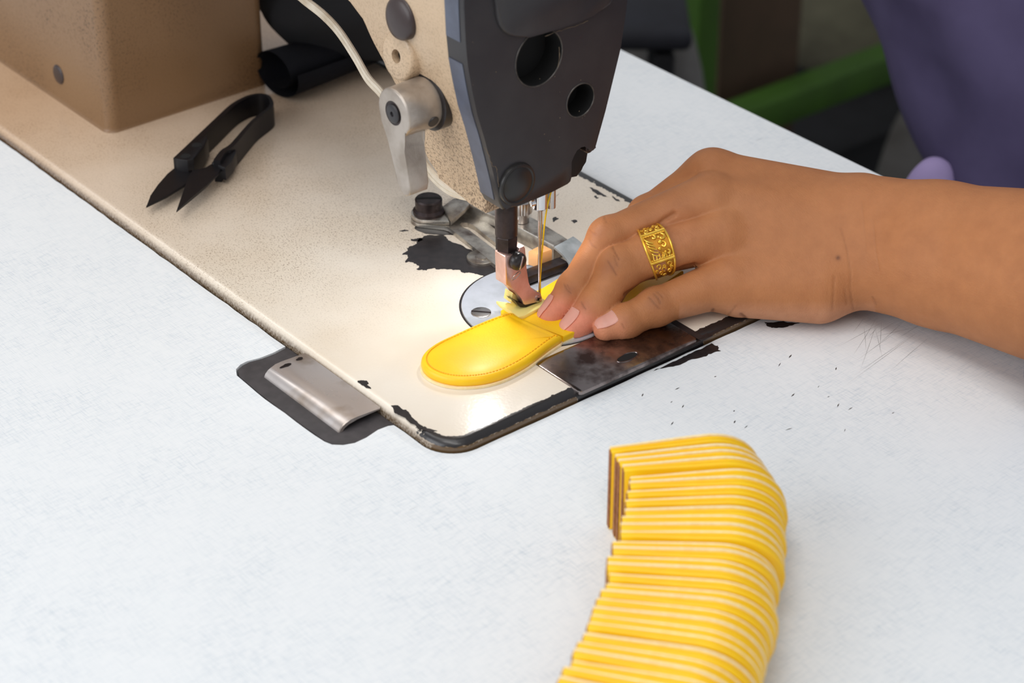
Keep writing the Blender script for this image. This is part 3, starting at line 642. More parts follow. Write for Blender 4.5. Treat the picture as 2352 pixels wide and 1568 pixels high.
for q, z, r in (((1115, 805), zt_-1.8, 1.8), ((985, 940), zbl+2.6, 1.5)):
    bm = bm_new(); lathe(bm, [(-1, r), (.4, r), (.9, r*.7), (1.0, 0)], at(*sn(*q), z), Z, 18); obj('rivet', bm, MT['snips'], sroot)

# ------------------------------------------------------------------ navy cloth roll and dark cloth heap behind the pillar
def zsn(x, y): return (580+x/6.534, y/6.534)
def cloth_noise(p, a, f): return a*(math.sin(p[0]*f+p[1]*f*.7)+math.sin(p[2]*f*1.3-p[0]*f*.5)*.6)
ca, cb_ = np.array([-283.0, 132.0, BZ+13]), np.array([-288.0, 215.0, BZ+12])
ax = (cb_-ca)/np.linalg.norm(cb_-ca)
roll = empty('cloth_roll', (ca[0], ca[1], BZ), 'navy cloth rolled into an open tube behind the pillar', 'cloth')
def rolled(r0, turns, c0, c1, thick=1.0, flat=.72):
    bm = bm_new(); m = 60; rows = []
    for k in range(m+1):
        t = k/m; a = t*turns*2*math.pi-1.9; r = r0*(.55+.45*t)
        rows.append((a, r))
    for side in (0, 1):
        pass
    u, v, d = frame(c1-c0); u = Vector((u.x, u.y, 0)).normalized(); v = Vector((0, 0, 1))
    L = []
    for a, r in rows:
        L.append([V(c0)+d*s*float(np.linalg.norm(c1-c0))+u*math.cos(a)*r*(1-.15*s)+v*math.sin(a)*r*flat*(1-.2*s) for s in np.linspace(0, 1, 8)])
    vs = [[bm.verts.new(p) for p in row] for row in L]
    for i in range(m):
        for j in range(7): bm.faces.new((vs[i][j], vs[i][j+1], vs[i+1][j+1], vs[i+1][j]))
    bmesh.ops.solidify(bm, geom=bm.faces[:], thickness=thick); return bm
c0, c1 = at(632, 165, 16), at(840, 95, 15)
o = obj('rolled_sheet', rolled(17.5, 1.35, c0, c1), MT['navy'], roll, smooth=60)
heap = []
def blob(c, ax_, sx, sy, sz, amp, f, n=24):
    bm = bm_new(); bmesh.ops.create_icosphere(bm, subdivisions=4, radius=1)
    for v in bm.verts:
        p = v.co.copy(); k = 1+amp*(math.sin(p.x*f+p.y*2.1)+math.sin(p.y*f*1.3+p.z*3)+.7*math.sin(p.z*f*1.7-p.x*2))/2
        v.co = V(c)+V(ax_[0])*(p.x*sx*k)+V(ax_[1])*(p.y*sy*k)+V(ax_[2])*(max(p.z, -.75)*sz*k)
    return bm
pc = at(760, 62, 36)+R*15
tag(obj('cloth_bundle', blob(pc+np.array([-26, 22, 0]), (R, H, Z), 50, 32, 30, .14, 4), MT['blackcloth'], smooth=180, origin=(pc[0], pc[1], 0)), 'crumpled black cloth heaped behind the navy cloth roll', 'cloth')

# ------------------------------------------------------------------ yellow leather work under the needle
work = empty('leather_case', (-45, 50, BZ), 'yellow leather case with rounded end being stitched under the presser foot', 'leather case')
def zoutline(px, z): return [at(u, v, z) for u, v in px]
ZU = BZ+4.6
up = [(1290,769),(1262,788),(1230,812),(1200,832),(1160,852),(1120,864),(1085,868.5),(1050,869),(1015,863),(988,852),(972,838),(967,822),(974,806),(990,792),(1012,779),(1040,766),(1080,748),(1120,731),(1160,717),(1178,716),(1197,727)]
base = np.array([p for p in zoutline(up, ZU)])
mid = base.mean(0)
def inset(P, d):
    out = []; n = len(P)
    for i in range(n):
        a, b, c = P[i-1], P[i], P[(i+1) % n]; t = (c-a)[:2]; t = t/(np.linalg.norm(t)+1e-9); nn = np.array([-t[1], t[0], 0])
        if np.dot(mid[:2]-b[:2], nn[:2]) < 0: nn = -nn
        out.append(b+nn*d)
    return np.array(out)
dense = np.array(spline([*base, base[0]], 5)[:-1])
rings = []
for d, z in ((.9, BZ+.9), (.15, BZ+1.3), (-.1, BZ+2.4), (.1, BZ+3.5), (.7, BZ+4.3), (1.3, BZ+4.6), ):
    q = inset(dense, d); q[:, 2] = z; rings.append(q)
for sc_, z in ((.965, BZ+4.55), (.94, BZ+4.52), (.92, BZ+4.6), (.84, BZ+4.95), (.66, BZ+5.25), (.33, BZ+5.4)):
    q = mid+(rings[5]-mid)*sc_; q[:, 2] = z; rings.append(q)
# ease the open edge flat
bm = bm_new(); loft(bm, rings, cap=False); n_ = len(rings[0]); bm.verts.ensure_lookup_table(); lastv = list(bm.verts)[-n_:]; pole = bm.verts.new((mid[0], mid[1], BZ+5.45))
for i in range(n_): bm.faces.new((lastv[i], lastv[(i+1) % n_], pole))
obj('pocket_front', bm, MT['leather'], work, smooth=75)
q = inset(dense, -.45); q[:, 2] = BZ+1.05
bm = bm_new(); prism(bm, q, (0, 0, -.95), .2, 1); obj('lining', bm, MT['lining'], work, smooth=60)
bm = bm_new(); st = inset(dense, 2.0); L = 0; acc = 0.0
for i in range(len(st)-1):
    if i > len(st)-8: break
    a, b = st[i], st[i+1]; n_ = max(1, round(np.linalg.norm(b-a)/1.9))
    for k in range(n_):
        p, q_ = a+(b-a)*(k+.18)/n_, a+(b-a)*(k+.82)/n_; p[2] = q_[2] = BZ+4.58; m_ = (p+q_)/2; m_[2] += .12
        tube(bm, [p, m_, q_], .28, 5)
tag(obj('stitching', bm, M('orange_yellow_thread', (240, 172, 4), .6).m, work), 'row of yellow stitches', kind='stuff')
strip = [at(u, v, BZ+3.2) for u, v in ((1294,774),(1200,735),(1150,722),(1150,712),(1200,680),(1246,664),(1302,628),(1380,585),(1440,560),(1570,622),(1500,668),(1404,722))]
bm = bm_new(); prism(bm, strip, (0, 0, -2.2), .5, 2); obj('case_back', bm, MT['leather'], work, smooth=45)
bm = bm_new(); prism(bm, [p-Z*2.2 for p in strip], (0, 0, -.95), 0); obj('back_lining', bm, MT['lining'], work, smooth=0)

# ------------------------------------------------------------------ row of finished cases standing on edge
HT = 32.0; LN = 52.0
def case_outline(inset_=0.0, n=14):
    r = HT/2-inset_; pts = [(inset_*.4, inset_), ]
    for x in np.linspace(0, LN-HT*.62, 8)[1:]: pts.append((x, inset_))
    cxx = LN-HT*.62; rx = HT*.62-inset_
    for k in range(1, n*2):
        a = -math.pi/2+math.pi*k/(2*n); pts.append((cxx+rx*math.cos(a), HT/2+r*math.sin(a)))
    for x in np.linspace(LN-HT*.62, 0, 8)[:-1]: pts.append((x, HT-inset_))
    pts.append((inset_*.4, HT-inset_)); return pts
def puff(x): return .78+.30*min(1, max(0, (x-6)/18))
def layer(bm, t0, t1, round_, mi=0):
    rings = []
    for f, ins in ((0, .9 if round_ else .2), (.12, .3 if round_ else 0), (.35, 0), (.65, 0), (.88, .3 if round_ else 0), (1, .9 if round_ else .2)) if round_ else ((0, -.25), (.5, -.35), (1, -.25)):
        rings.append([(x, (t0+(t1-t0)*f)*puff(x), z) for x, z in case_outline(ins)])
    return loft(bm, rings, mi=mi)
def make_case(label):
    root = empty('leather_case', (0, 0, 0), label, 'leather case', 'finished yellow cases in the fanned row')
    root.location = (0, 0, 0)
    def part(name, bm, m):
        for v in bm.verts: v.co *= S
        bmesh.ops.recalc_face_normals(bm, faces=bm.faces); me = bpy.data.meshes.new(name); bm.to_mesh(me); bm.free(); me.materials.append(m)
        me.polygons.foreach_set('use_smooth', [True]*len(me.polygons)); me.set_sharp_from_angle(angle=math.radians(60))
        o = bpy.data.objects.new(name, me); COL.objects.link(o); o.parent = root; return o
    bm = bm_new(); layer(bm, -1.9, -.05, True); part('pocket_front', bm, MT['leather'])
    bm = bm_new(); layer(bm, -.05, 1.05, True); part('case_back', bm, MT['leather'])
    bm = bm_new(); layer(bm, 1.05, 1.95, False); part('lining', bm, MT['lining'])
    bm = bm_new(); box(bm, (-.25, -.95*.78, HT/2), .5, 1.2, HT-1.6, .1); box(bm, (-.25, .9*.78, HT/2), .4, .8, HT-1.2, .1); part('raw_edge', bm, MT['rawedge'])
    return root
def copy_tree(o, parent=None):
    c = o.copy(); COL.objects.link(c); c.parent = parent
    for ch in list(o.children): copy_tree(ch, c)
    return c
LPX = [(1399, 1032), (1418, 1055), (1440, 1090), (1446, 1110), (1442, 1140), (1432, 1190), (1419, 1235), (1404, 1270), (1396, 1330), (1372, 1372), (1342, 1450), (1302, 1528), (1268, 1575), (1240, 1620), (1210, 1660)]
lp = spline([at(u, v, HT) for u, v in LPX], 10)
ss = [0.0]
for a, b in zip(lp, lp[1:]): ss.append(ss[-1]+np.linalg.norm(b-a))
bm = bm_new(); layer(bm, 1.05, 1.9, True)
for v in bm.verts: v.co *= S
SHORT = bpy.data.meshes.new('lining'); bm.to_mesh(SHORT); bm.free(); SHORT.materials.append(MT['lining']); SHORT.polygons.foreach_set('use_smooth', [True]*len(SHORT.polygons)); SHORT.set_sharp_from_angle(angle=math.radians(60))
NC = 34
print('row length', ss[-1])
first = make_case('yellow leather case at the far end of the fanned row, open end fully shown')
SHARED = 'yellow leather case standing on edge in the fanned row, nearer than its four farthest cases'
ORD = {1: 'second yellow leather case from the far end of the fanned row', 2: 'third yellow leather case from the far end of the fanned row', 3: 'fourth yellow leather case from the far end of the fanned row',
       33: 'last yellow leather case at the near end of the fanned row'}
for i in range(NC):
    s = ss[-1]*i/(NC-1); k = min(len(lp)-2, int(np.searchsorted(ss, s))); p = lp[k]
    f = i/(NC-1); ang = math.radians(62.5-35*f**.9)+random.gauss(0, .008)
    c = first if i == 0 else copy_tree(first)
    if i % 5 in (1, 2, 4) and i > 3:
        for ch in c.children:
            if ch.name.startswith('lining'): ch.data = SHORT
    c.location = W((p[0]+random.gauss(0, .5), p[1]+random.gauss(0, .5), 0)); c.rotation_euler = (random.gauss(0, .012), 0, ang)
    if i: c['label'] = ORD[i] if i in ORD else SHARED

# ------------------------------------------------------------------ the operator: hand and arm grown as one surface
def cam3(u, v, D): return np.array([(u-CX)*D/F, -(v-CY)*D/F, D])
def c2w(p): return CAM + p[..., 0:1]*R + p[..., 1:2]*UP + p[..., 2:3]*FW
def smin(a, b, k):
    h = np.clip(.5+.5*(b-a)/k, 0, 1); return b*(1-h)+a*h-k*h*(1-h)
def seg(P, a, b, r1, r2, sq=1.0):
    a = np.asarray(a); ba = np.asarray(b)-a; q = P-a
    if sq != 1.0: q = q*np.array([1, 1, sq]); ba = ba*np.array([1, 1, sq])
    h = np.clip((q@ba)/(ba@ba), 0, 1); return np.linalg.norm(q-h[..., None]*ba, axis=-1)-(r1+(r2-r1)*h)
px = lambda r, D: r*D/F
FING = {   # joints: (u, v, depth, radius in px)
 'index':  [(1634, 410, 884, 64), (1488, 496, 892, 46), (1412, 596, 892, 40), (1360, 672, 890, 33)],
 'middle': [(1622, 464, 870, 64), (1400, 547, 866, 49), (1321, 663, 862, 41), (1266, 727, 860, 33)],
 'ring':   [(1655, 542, 864, 59), (1500, 582, 860, 53), (1422, 617, 857, 50), (1374, 698, 856, 43), (1317, 757, 854, 35)],
 'pinky':  [(1665, 648, 861, 57), (1506, 704, 855, 43), (1434, 739, 852, 39), (1392, 756, 850, 31)]}
def hand_sdf(P):
    s = lambda a, b, ra, rb, sq=1.0: seg(P, cam3(*a), cam3(*b), px(ra, a[2]), px(rb, b[2]), sq)
    arm = smin(s((1985, 505, 866), (2160, 545, 851), 103, 122), s((1985, 606, 864), (2160, 628, 848), 100, 118), 10)
    arm2 = smin(s((2160, 545, 851), (2620, 640, 800), 122, 190), s((2160, 628, 848), (2620, 720, 795), 118, 190), 10)
    palm = smin(arm, arm2, 6)
    for a, b, ra, rb in (((1640, 412, 884), (1960, 490, 876), 64, 84), ((1655, 474, 872), (1950, 520, 868), 68, 88),
                         ((1692, 556, 867), (1960, 565, 864), 64, 86), ((1702, 640, 864), (1940, 610, 864), 60, 84),
                         ((1700, 660, 862), (1880, 660, 861), 66, 82), ((1745, 600, 884), (1930, 590, 880), 80, 92), ((1850, 560, 893), (1950, 560, 884), 72, 80)):
        palm = smin(palm, s(a, b, ra, rb), 7)
    th = smin(s((1850, 570, 896), (1740, 600, 904), 70, 54), s((1740, 600, 904), (1630, 588, 910), 54, 44), 4)
    th = smin(th, s((1630, 588, 910), (1545, 574, 912), 42, 32), 3); palm_t = smin(palm, th, 7)
    tot = palm_t
    for f, J in FING.items():
        d = None
        for a, b in zip(J, J[1:]):
            q = s(a[:3], b[:3], a[3], b[3]-1.5); d = q if d is None else smin(d, q, 2.2)
        for a in J[1:-1]: d = smin(d, s(a[:3], (a[0]+1, a[1]+1, a[2]), a[3]+.8, a[3]+.8), 2.0)
        tot = smin(tot, smin(palm, d, 6), .6)
    w_ = c2w(P); zf = np.where((w_[..., 0] < 1.5) & (w_[..., 1] < BW+1), BZ+.4, .3)      # flesh rests on bed and table
    return np.maximum(tot, zf-w_[..., 2])
def finger_sdf(f, P):
    d = None; J = FING[f]
    for a, b in zip(J, J[1:]):
        q = seg(P, cam3(*a[:3]), cam3(*b[:3]), px(a[3], a[2]), px(b[3]-1.5, b[2])); d = q if d is None else smin(d, q, 2.2)
    return d
def grow(lo, hi, h):
    ax = [np.arange(lo[i], hi[i]+h, h) for i in range(3)]; n = [len(a) for a in ax]; val = np.empty(n, np.float32)
    for i in range(0, n[0], 24):
        X = np.stack(np.meshgrid(ax[0][i:i+24], ax[1], ax[2], indexing='ij'), -1); val[i:i+24] = hand_sdf(X)
    ins = val < 0
    acc = np.zeros([k-1 for k in n]+[3], np.float32); cnt = np.zeros([k-1 for k in n], np.float32)
    sl = lambda o: tuple(slice(o[k], n[k]-1+o[k]) for k in range(3))
    for ax_i in range(3):
        o1, o2 = [(k+1) % 3 for k in (ax_i, )][0], (ax_i+2) % 3
        for d1 in (0, 1):
            for d2 in (0, 1):
                a = [0, 0, 0]; a[o1] = d1; a[o2] = d2; b = list(a); b[ax_i] = 1
                va, vb = val[sl(a)], val[sl(b)]; m = (va < 0) != (vb < 0); t = np.where(m, va/np.where(m, va-vb, 1), 0)
                pos = np.zeros(acc.shape, np.float32); pos[..., ax_i] = t; pos[..., o1] = d1; pos[..., o2] = d2
                acc += pos*m[..., None]; cnt += m
    act = cnt > 0; idx = -np.ones(act.shape, np.int64); idx[act] = np.arange(act.sum())
    c = np.argwhere(act); verts = (c+acc[act]/cnt[act][:, None])*h+np.array(lo); faces = []
    for ax_i in range(3):
        o1, o2 = (ax_i+1) % 3, (ax_i+2) % 3
        a = ins; s0 = [slice(None)]*3; s1 = [slice(None)]*3; s0[ax_i] = slice(0, n[ax_i]-1); s1[ax_i] = slice(1, n[ax_i])
        m = a[tuple(s0)] != a[tuple(s1)]; e = np.argwhere(m)
        ok = (e[:, o1] > 0) & (e[:, o2] > 0) & (e[:, o1] < n[o1]-1) & (e[:, o2] < n[o2]-1); e = e[ok]
        flip = a[tuple(s0)][tuple(e.T)]
        q = []
        for d1, d2 in ((-1, -1), (0, -1), (0, 0), (-1, 0)):
            k = e.copy(); k[:, o1] += d1; k[:, o2] += d2; q.append(idx[tuple(k.T)])
        q = np.stack(q, 1); q[~flip] = q[~flip][:, ::-1]; faces.append(q)
    return verts, np.concatenate(faces)
lo = np.array([cam3(1215, 0, 850)[0], cam3(0, 860, 840)[1], 812.0]); hi = np.array([cam3(2440, 0, 830)[0], cam3(0, 330, 870)[1], 925.0])
lo[2] = 790
hv, hf_ = grow(lo, hi, .60)
# snap to the true surface, then carve the skin folds
e = 1e-2
for _ in range(2):
    d0 = hand_sdf(hv); g = np.stack([hand_sdf(hv+np.eye(3)[k]*e)-d0 for k in range(3)], -1)/e
    g /= np.linalg.norm(g, axis=1, keepdims=True)+1e-9; hv = hv-g*d0[:, None]*.9
nrm = g; uvp = np.stack([CX+F*hv[:, 0]/hv[:, 2], CY-F*hv[:, 1]/hv[:, 2]], -1)
front = np.clip(-nrm[:, 2]*3+.4, 0, 1)
def polydist(pl):
    best = np.full(len(uvp), 1e9)
    for a, b in zip(pl, pl[1:]):
        a = np.array(a, float); b = np.array(b, float); ba = b-a; h = np.clip(((uvp-a)@ba)/(ba@ba), 0, 1); best = np.minimum(best, np.linalg.norm(uvp-a-h[:, None]*ba, axis=1))
    return best
r1 = lambda x, y: (1200+x/4.132, 440+y/4.132)
r2 = lambda x, y: (1420+x/3.563, 320+y/3.563)
r4 = lambda x, y: (1880+x/2.905, 360+y/2.905)
CRE = [([r1(*q) for q in ((855, 520), (880, 580), (915, 640))], .3, 2.4), ([r1(*q) for q in ((810, 660), (850, 720), (890, 790))], .3, 2.4), ([r1(*q) for q in ((870, 610), (900, 700))], .22, 2.2),
       ([r1(*q) for q in ((640, 370), (690, 410))], .25, 2.2), ([r1(*q) for q in ((630, 450), (660, 510), (700, 530))], .22, 2.2), ([r1(*q) for q in ((780, 240), (795, 290))], .22, 2.2),
       ([r1(*q) for q in ((395, 880), (420, 930), (455, 960))], .3, 2.2), ([r1(*q) for q in ((425, 885), (450, 930))], .22, 2),
       ([r1(*q) for q in ((560, 1050), (575, 1080), (600, 1115))], .28, 2.2),
       ([r1(*q) for q in ((1250, 970), (1290, 1010), (1310, 1060))], .28, 2.3), ([r1(*q) for q in ((1200, 1000), (1250, 1060), (1300, 1110))], .28, 2.3), ([r1(*q) for q in ((1280, 950), (1330, 1000))], .2, 2), ([r1(*q) for q in ((940, 1250), (970, 1300))], .22, 2.2),
       ([r4(*q) for q in ((150, 480), (190, 620), (212, 760), (215, 900), (235, 1020))], .3, 2.6), ([r4(*q) for q in ((105, 800), (100, 940), (95, 1020))], .3, 3), ([r4(*q) for q in ((365, 420), (385, 640), (405, 760))], .16, 2.4), ([r4(*q) for q in ((360, 940), (385, 990))], .4, 3),
       ([r4(*q) for q in ((290, 300), (310, 500), (320, 640))], .14, 2.4), ([r4(*q) for q in ((175, 880), (190, 980))], .2, 3),
       ([(1632, 722), (1638, 712)], .5, 4), ([(1712, 730), (1702, 722)], .5, 4), ([(1670, 728), (1690, 702)], .2, 2.5)]
fold = np.zeros(len(hv))
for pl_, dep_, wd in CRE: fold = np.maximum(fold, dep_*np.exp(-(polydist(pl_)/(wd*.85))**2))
web = np.zeros(len(hv))
for pl_, dep_, wd in (([(1440, 678), (1500, 645), r1(1540, 730), r1(1640, 704)], 1.5, 6), ([r1(1130, 385), r1(1290, 318), r1(1360, 262), r1(1440, 212)], 1.3, 6), ([(1594, 398), (1560, 410), (1500, 440)], .7, 8)): web = np.maximum(web, dep_*np.exp(-(polydist(pl_)/wd)**2))
fold *= front; hv = hv-nrm*(fold*.9+web*front)[:, None]
tint = np.tile(np.array(srgb(178, 117, 73)[:3]), (len(hv), 1))
def blend(mask, col): 
    global tint
    tint = tint*(1-mask[:, None])+np.array(srgb(*col)[:3])*mask[:, None]
def spot(u, v, ru, rv=None): return np.exp(-(((uvp[:, 0]-u)/ru)**2+((uvp[:, 1]-v)/(rv or ru))**2))
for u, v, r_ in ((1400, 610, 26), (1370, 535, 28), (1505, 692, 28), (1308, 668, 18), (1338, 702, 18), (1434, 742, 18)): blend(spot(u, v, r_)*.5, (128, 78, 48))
blend(spot(1655, 470, 60, 40)*.25, (206, 146, 98)); blend(spot(1560, 520, 60)*.25, (212, 140, 100))
for u, v, r_ in ((1275, 725, 40), (1330, 755, 42)): blend(np.clip(spot(u, v, r_)*1.3, 0, .85), (226, 140, 114))
blend(np.clip(spot(1405, 765, 34)*1.1, 0, .6), (222, 148, 114)); blend(np.clip((uvp[:, 1]-690)/60, 0, .5)*(uvp[:, 0] > 1560)*(uvp[:, 0] < 2010), (206, 150, 118))
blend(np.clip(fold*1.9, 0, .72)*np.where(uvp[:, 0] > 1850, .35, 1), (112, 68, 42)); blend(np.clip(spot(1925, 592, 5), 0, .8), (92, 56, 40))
person = None
me = bpy.data.meshes.new('person'); wv = c2w(hv)
porig = np.array([60.0, 560.0, -750.0]); O0 = W(porig)
co = np.empty((len(wv), 3)); co[:, :2] = wv[:, :2]*S; co[:, 2] = wv[:, 2]*S+TABLE_Z; co -= np.array(O0)
me.from_pydata(co.tolist(), [], hf_.tolist()); me.update()
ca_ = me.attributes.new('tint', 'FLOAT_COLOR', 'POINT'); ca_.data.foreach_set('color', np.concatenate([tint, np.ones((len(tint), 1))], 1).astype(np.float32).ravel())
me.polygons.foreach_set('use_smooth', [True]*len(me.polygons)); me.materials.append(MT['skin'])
person = bpy.data.objects.new('person', me); COL.objects.link(person); person.location = O0
tag(person, 'person in a purple shirt, left hand guiding the yellow leather under the needle', 'person')
print('hand verts', len(hv), 'z min', wv[:, 2].min())

# fingernails laid on the grown surface
def nail(fi, c, tip_dir, dors, length, half, back):
    a = tip_dir/np.linalg.norm(tip_dir); n = dors-a*(dors@a); n /= np.linalg.norm(n); s = np.cross(a, n); nu, nv = 11, 13; rows = []
    for i in range(nu):
        t = i/(nu-1); wdt = half*math.sqrt(max(0.02, 1-(abs(t-.45)/.62)**3.2)); row = []
        for j in range(nv):
            th = (j/(nv-1)*2-1)*wdt; dr = n*math.cos(th)+s*math.sin(th); base_ = c+a*(back+length*t); p = base_+dr*9
            for _ in range(14):
                dd = float(finger_sdf(fi, p[None])[0]); p = p-dr*min(dd, 3) if dd < 50 else p
                if np.dot(p-base_, dr) < 2.5: p = base_+dr*3.4; break
            row.append(p+dr*(.32+.15*t))
        rows.append(row)
    bm = bm_new(); vs = [[bm.verts.new(V(c2w(np.array(p)))) for p in r_] for r_ in rows]
    for i in range(nu-1):
        for j in range(nv-1): bm.faces.new((vs[i][j], vs[i][j+1], vs[i+1][j+1], vs[i+1][j]))
    bmesh.ops.solidify(bm, geom=bm.faces[:], thickness=.25); return obj('fingernail', bm, MT['nail'], person, smooth=60)
def tipframe(f): J = FING[f]; a, b = cam3(*J[-2][:3]), cam3(*J[-1][:3]); return b, b-a
c, a = tipframe('middle'); nail('middle', c, a, np.array([-.90, .48, -.22]), 10.0, .72, -6.0)
c, a = tipframe('ring'); nail('ring', c, a, np.array([-.80, .38, -.46]), 10.0, .74, -5.8)
c, a = tipframe('pinky'); nail('pinky', c, a, np.array([-.58, .50, -.66]), 8.4, .76, -4.4)

# ------------------------------------------------------------------ shirt and trousers
def superring(c, a, b, n=48, ax=R, ay=None, pw=2.4):
    ay = H if ay is None else ay; out = []
    for k in range(n):
        t = k*2*math.pi/n; ct, st_ = math.cos(t), math.sin(t)
        out.append(c+ax*a*math.copysign(abs(ct)**(2/pw), ct)+ay*b*math.copysign(abs(st_)**(2/pw), st_))
    return out
edge = [atD(2165, 420, 1150), atD(2150, 370, 1150), atD(2110, 270, 1150), atD(2050, 130, 1150), atD(1990, 0, 1150), atD(1945, -130, 1150), atD(1915, -330, 1150), atD(1935, -650, 1150)]
rings = []; HW = [165, 166, 170, 175, 180, 184, 186, 184]
bot = edge[0]+R*160-Z*70
rings.append(superring(bot, 158, 118))
for p, hw in zip(edge, HW): rings.append(superring(p+R*hw, hw, 122))
tp = edge[-1]+R*184
rings += [superring(tp+Z*70+R*10, 165, 100), superring(tp+Z*120+R*16, 110, 80), superring(tp+Z*140+R*20, 66, 62)]
bm = bm_new(); dens = []
R_ = [np.array(r_) for r_ in rings]
for a, b in zip(R_, R_[1:]):
    for k in range(6): dens.append(a+(b-a)*k/6)
dens.append(R_[-1])
for r_ in dens:
    cc = r_.mean(0)
    for k in range(len(r_)):
        p = r_[k]; t = k/len(r_)*2*math.pi; fl = 6*math.sin(t*5+p[2]*.03)+2.2*math.sin(t*13-p[2]*.06+1); r_[k] = p+(p-cc)/np.linalg.norm(p-cc)*fl
loft(bm, dens); shirt = obj('shirt', bm, MT['shirt'], person, smooth=180)
el = np.array(atD(2660, 700, 796)); sh = tp+R*150+Z*40
bm = bm_new(); pth = spline([atD(2560, 670, 806), el, el+R*30+Z*40+H*20, (el+sh)/2+R*50, sh], 6); tube(bm, pth, [46+14*i/len(pth)+1.5*math.sin(i*1.7) for i in range(len(pth))], 28); obj('sleeve', bm, MT['shirt'], shirt, smooth=180)
sh2 = tp-R*140+Z*40; e2 = np.array([-330, 330, 130.0]); bm = bm_new(); pth = spline([np.array([-420, 300, 250.0]), e2+np.array([-40, 60, 160.0]), sh2], 6)
hip = bot-Z*40
bm = bm_new(); pth = spline([hip-R*90+H*10, hip-R*95-H*120-Z*15, np.array([-60, 190, -190.0])], 6); tube(bm, pth, [86-8*i/len(pth) for i in range(len(pth))], 28); obj('trousers', bm, MT['lilac'], person, smooth=180)
lp_ = atD(2110, 402, 1120); bm = blob(lp_+np.array([6, 2, -20]), (R, H, Z), 15, 16, 32, .08, 3); obj('shirt_tail', bm, MT['lilac'], shirt, smooth=180)

# ------------------------------------------------------------------ gold ring on the ring finger
rj = FING['ring']; rc = cam3(1506, 579, 860.3); ra = cam3(*rj[1][:3])-cam3(*rj[2][:3]); ra = cam3(1655, 540, 862)-cam3(1422, 619, 858)
ra = ra/np.linalg.norm(ra); rn = np.array([-.12, .16, -.98]); rn = rn-ra*(rn@ra); rn /= np.linalg.norm(rn); rs = np.cross(ra, rn)
rr0 = px(53, 860)
ringroot = empty('finger_ring', c2w(rc[None])[0], 'wide openwork gold ring on the ring finger', 'ring')
def rp(th, x, h=0.0):       # th around the finger from the middle of the bezel, x along it, h above the skin
    base_ = rc+ra*x; d = rn*math.cos(th)+rs*math.sin(th); p = base_+d*(rr0+1.5)
    return c2w((base_+d*(rr0+.55+h))[None])[0]
def halfw(th): t = min(1, abs(th)/2.3); return 5.2-3.2*t**1.6
bm = bm_new(); n = 72; rows = []
for k in range(n):
    th = k*2*math.pi/n-math.pi; hw = halfw(th); rows.append([rp(th, x*hw, h) for x, h in ((-1, 0), (-1, .35), (-.5, .4), (0, .42), (.5, .4), (1, .35), (1, 0), (0, -.25))])
loft(bm, rows+[rows[0]], cap=False); bmesh.ops.remove_doubles(bm, verts=bm.verts, dist=.001); obj('band', bm, MT['golddark'], ringroot, smooth=60)
bm = bm_new()
for sgn in (-1, 1): tube(bm, [rp(t, sgn*halfw(t)*.96, .55) for t in np.linspace(-math.pi, math.pi, 73)], .48, 8)
obj('edge_rail', bm, MT['gold'], ringroot)
T0 = .60
for t in (-T0, T0):
    bm = bm_new(); tube(bm, [rp(t, x, .75) for x in np.linspace(-halfw(t), halfw(t), 9)], .55, 8); tube(bm, [rp(t*.86, x, .6) for x in np.linspace(-halfw(t), halfw(t), 9)], .3, 6); obj('cross_bar', bm, MT['gold'], ringroot)
def scroll(t0, x0, r, tw, sgn, h=.55, wd=.30):
    return [rp(t0+sgn*(r*(1-.6*k/16))*math.cos(k/16*tw)/rr0, x0+(r*(1-.6*k/16))*math.sin(k/16*tw), h) for k in range(17)], wd
bm = bm_new()
for sg in (-1, 1):
    for t0, x0, r, sn_ in ((.80, -2.2, 1.1, 1), (.80, 2.2, 1.1, 1), (.98, 0, 1.2, -1), (1.16, -1.7, .9, 1), (1.16, 1.7, .9, 1), (1.38, 0, .9, -1), (.86, 0, .7, 1), (1.0, -3.0, .7, -1), (1.0, 3.0, .7, -1)):
        pth, wd = scroll(sg*t0, x0, r, 5.2*sn_, sg); tube(bm, pth, .34, 6)
obj('scrollwork', bm, MT['gold'], ringroot)
bm = bm_new()       # worked figure of curls, plumes and beads in the square bezel
rnd = random.Random(3)
for k in range(5): tube(bm, [rp(.44-.17*k-.30*q*(1-.12*k), -4.1+.25*k+2.6*q*q, .6+.25*math.sin(q*3)) for q in np.linspace(0, 1, 9)], .30, 6)
for k in range(6): tube(bm, [rp(-.48, -3.2+1.3*k, .6), rp(-.30-.04*(k % 2), -3.0+1.2*k, .75)], .30, 6)
for t0, x0, r in ((.30, 2.6, 1.3), (-.02, 2.0, 1.2), (-.34, 3.0, .8), (.38, -.4, .9), (-.40, .6, .9)):
    pth, wd = scroll(t0, x0, r, 4.6, 1, .7); tube(bm, pth, .42, 6)
for t0, x0, r in ((.12, 1.2, 1.0), (-.12, .2, .8), (.33, 1.4, .6), (-.30, 2.0, .6)): ball(bm, rp(t0, x0, .55), r, 10)
for k in range(9): ball(bm, rp(-.50, -4+k, .6), .36, 8); ball(bm, rp(.50, -4+k, .6), .36, 8)
obj('bezel_relief', bm, MT['gold'], ringroot)

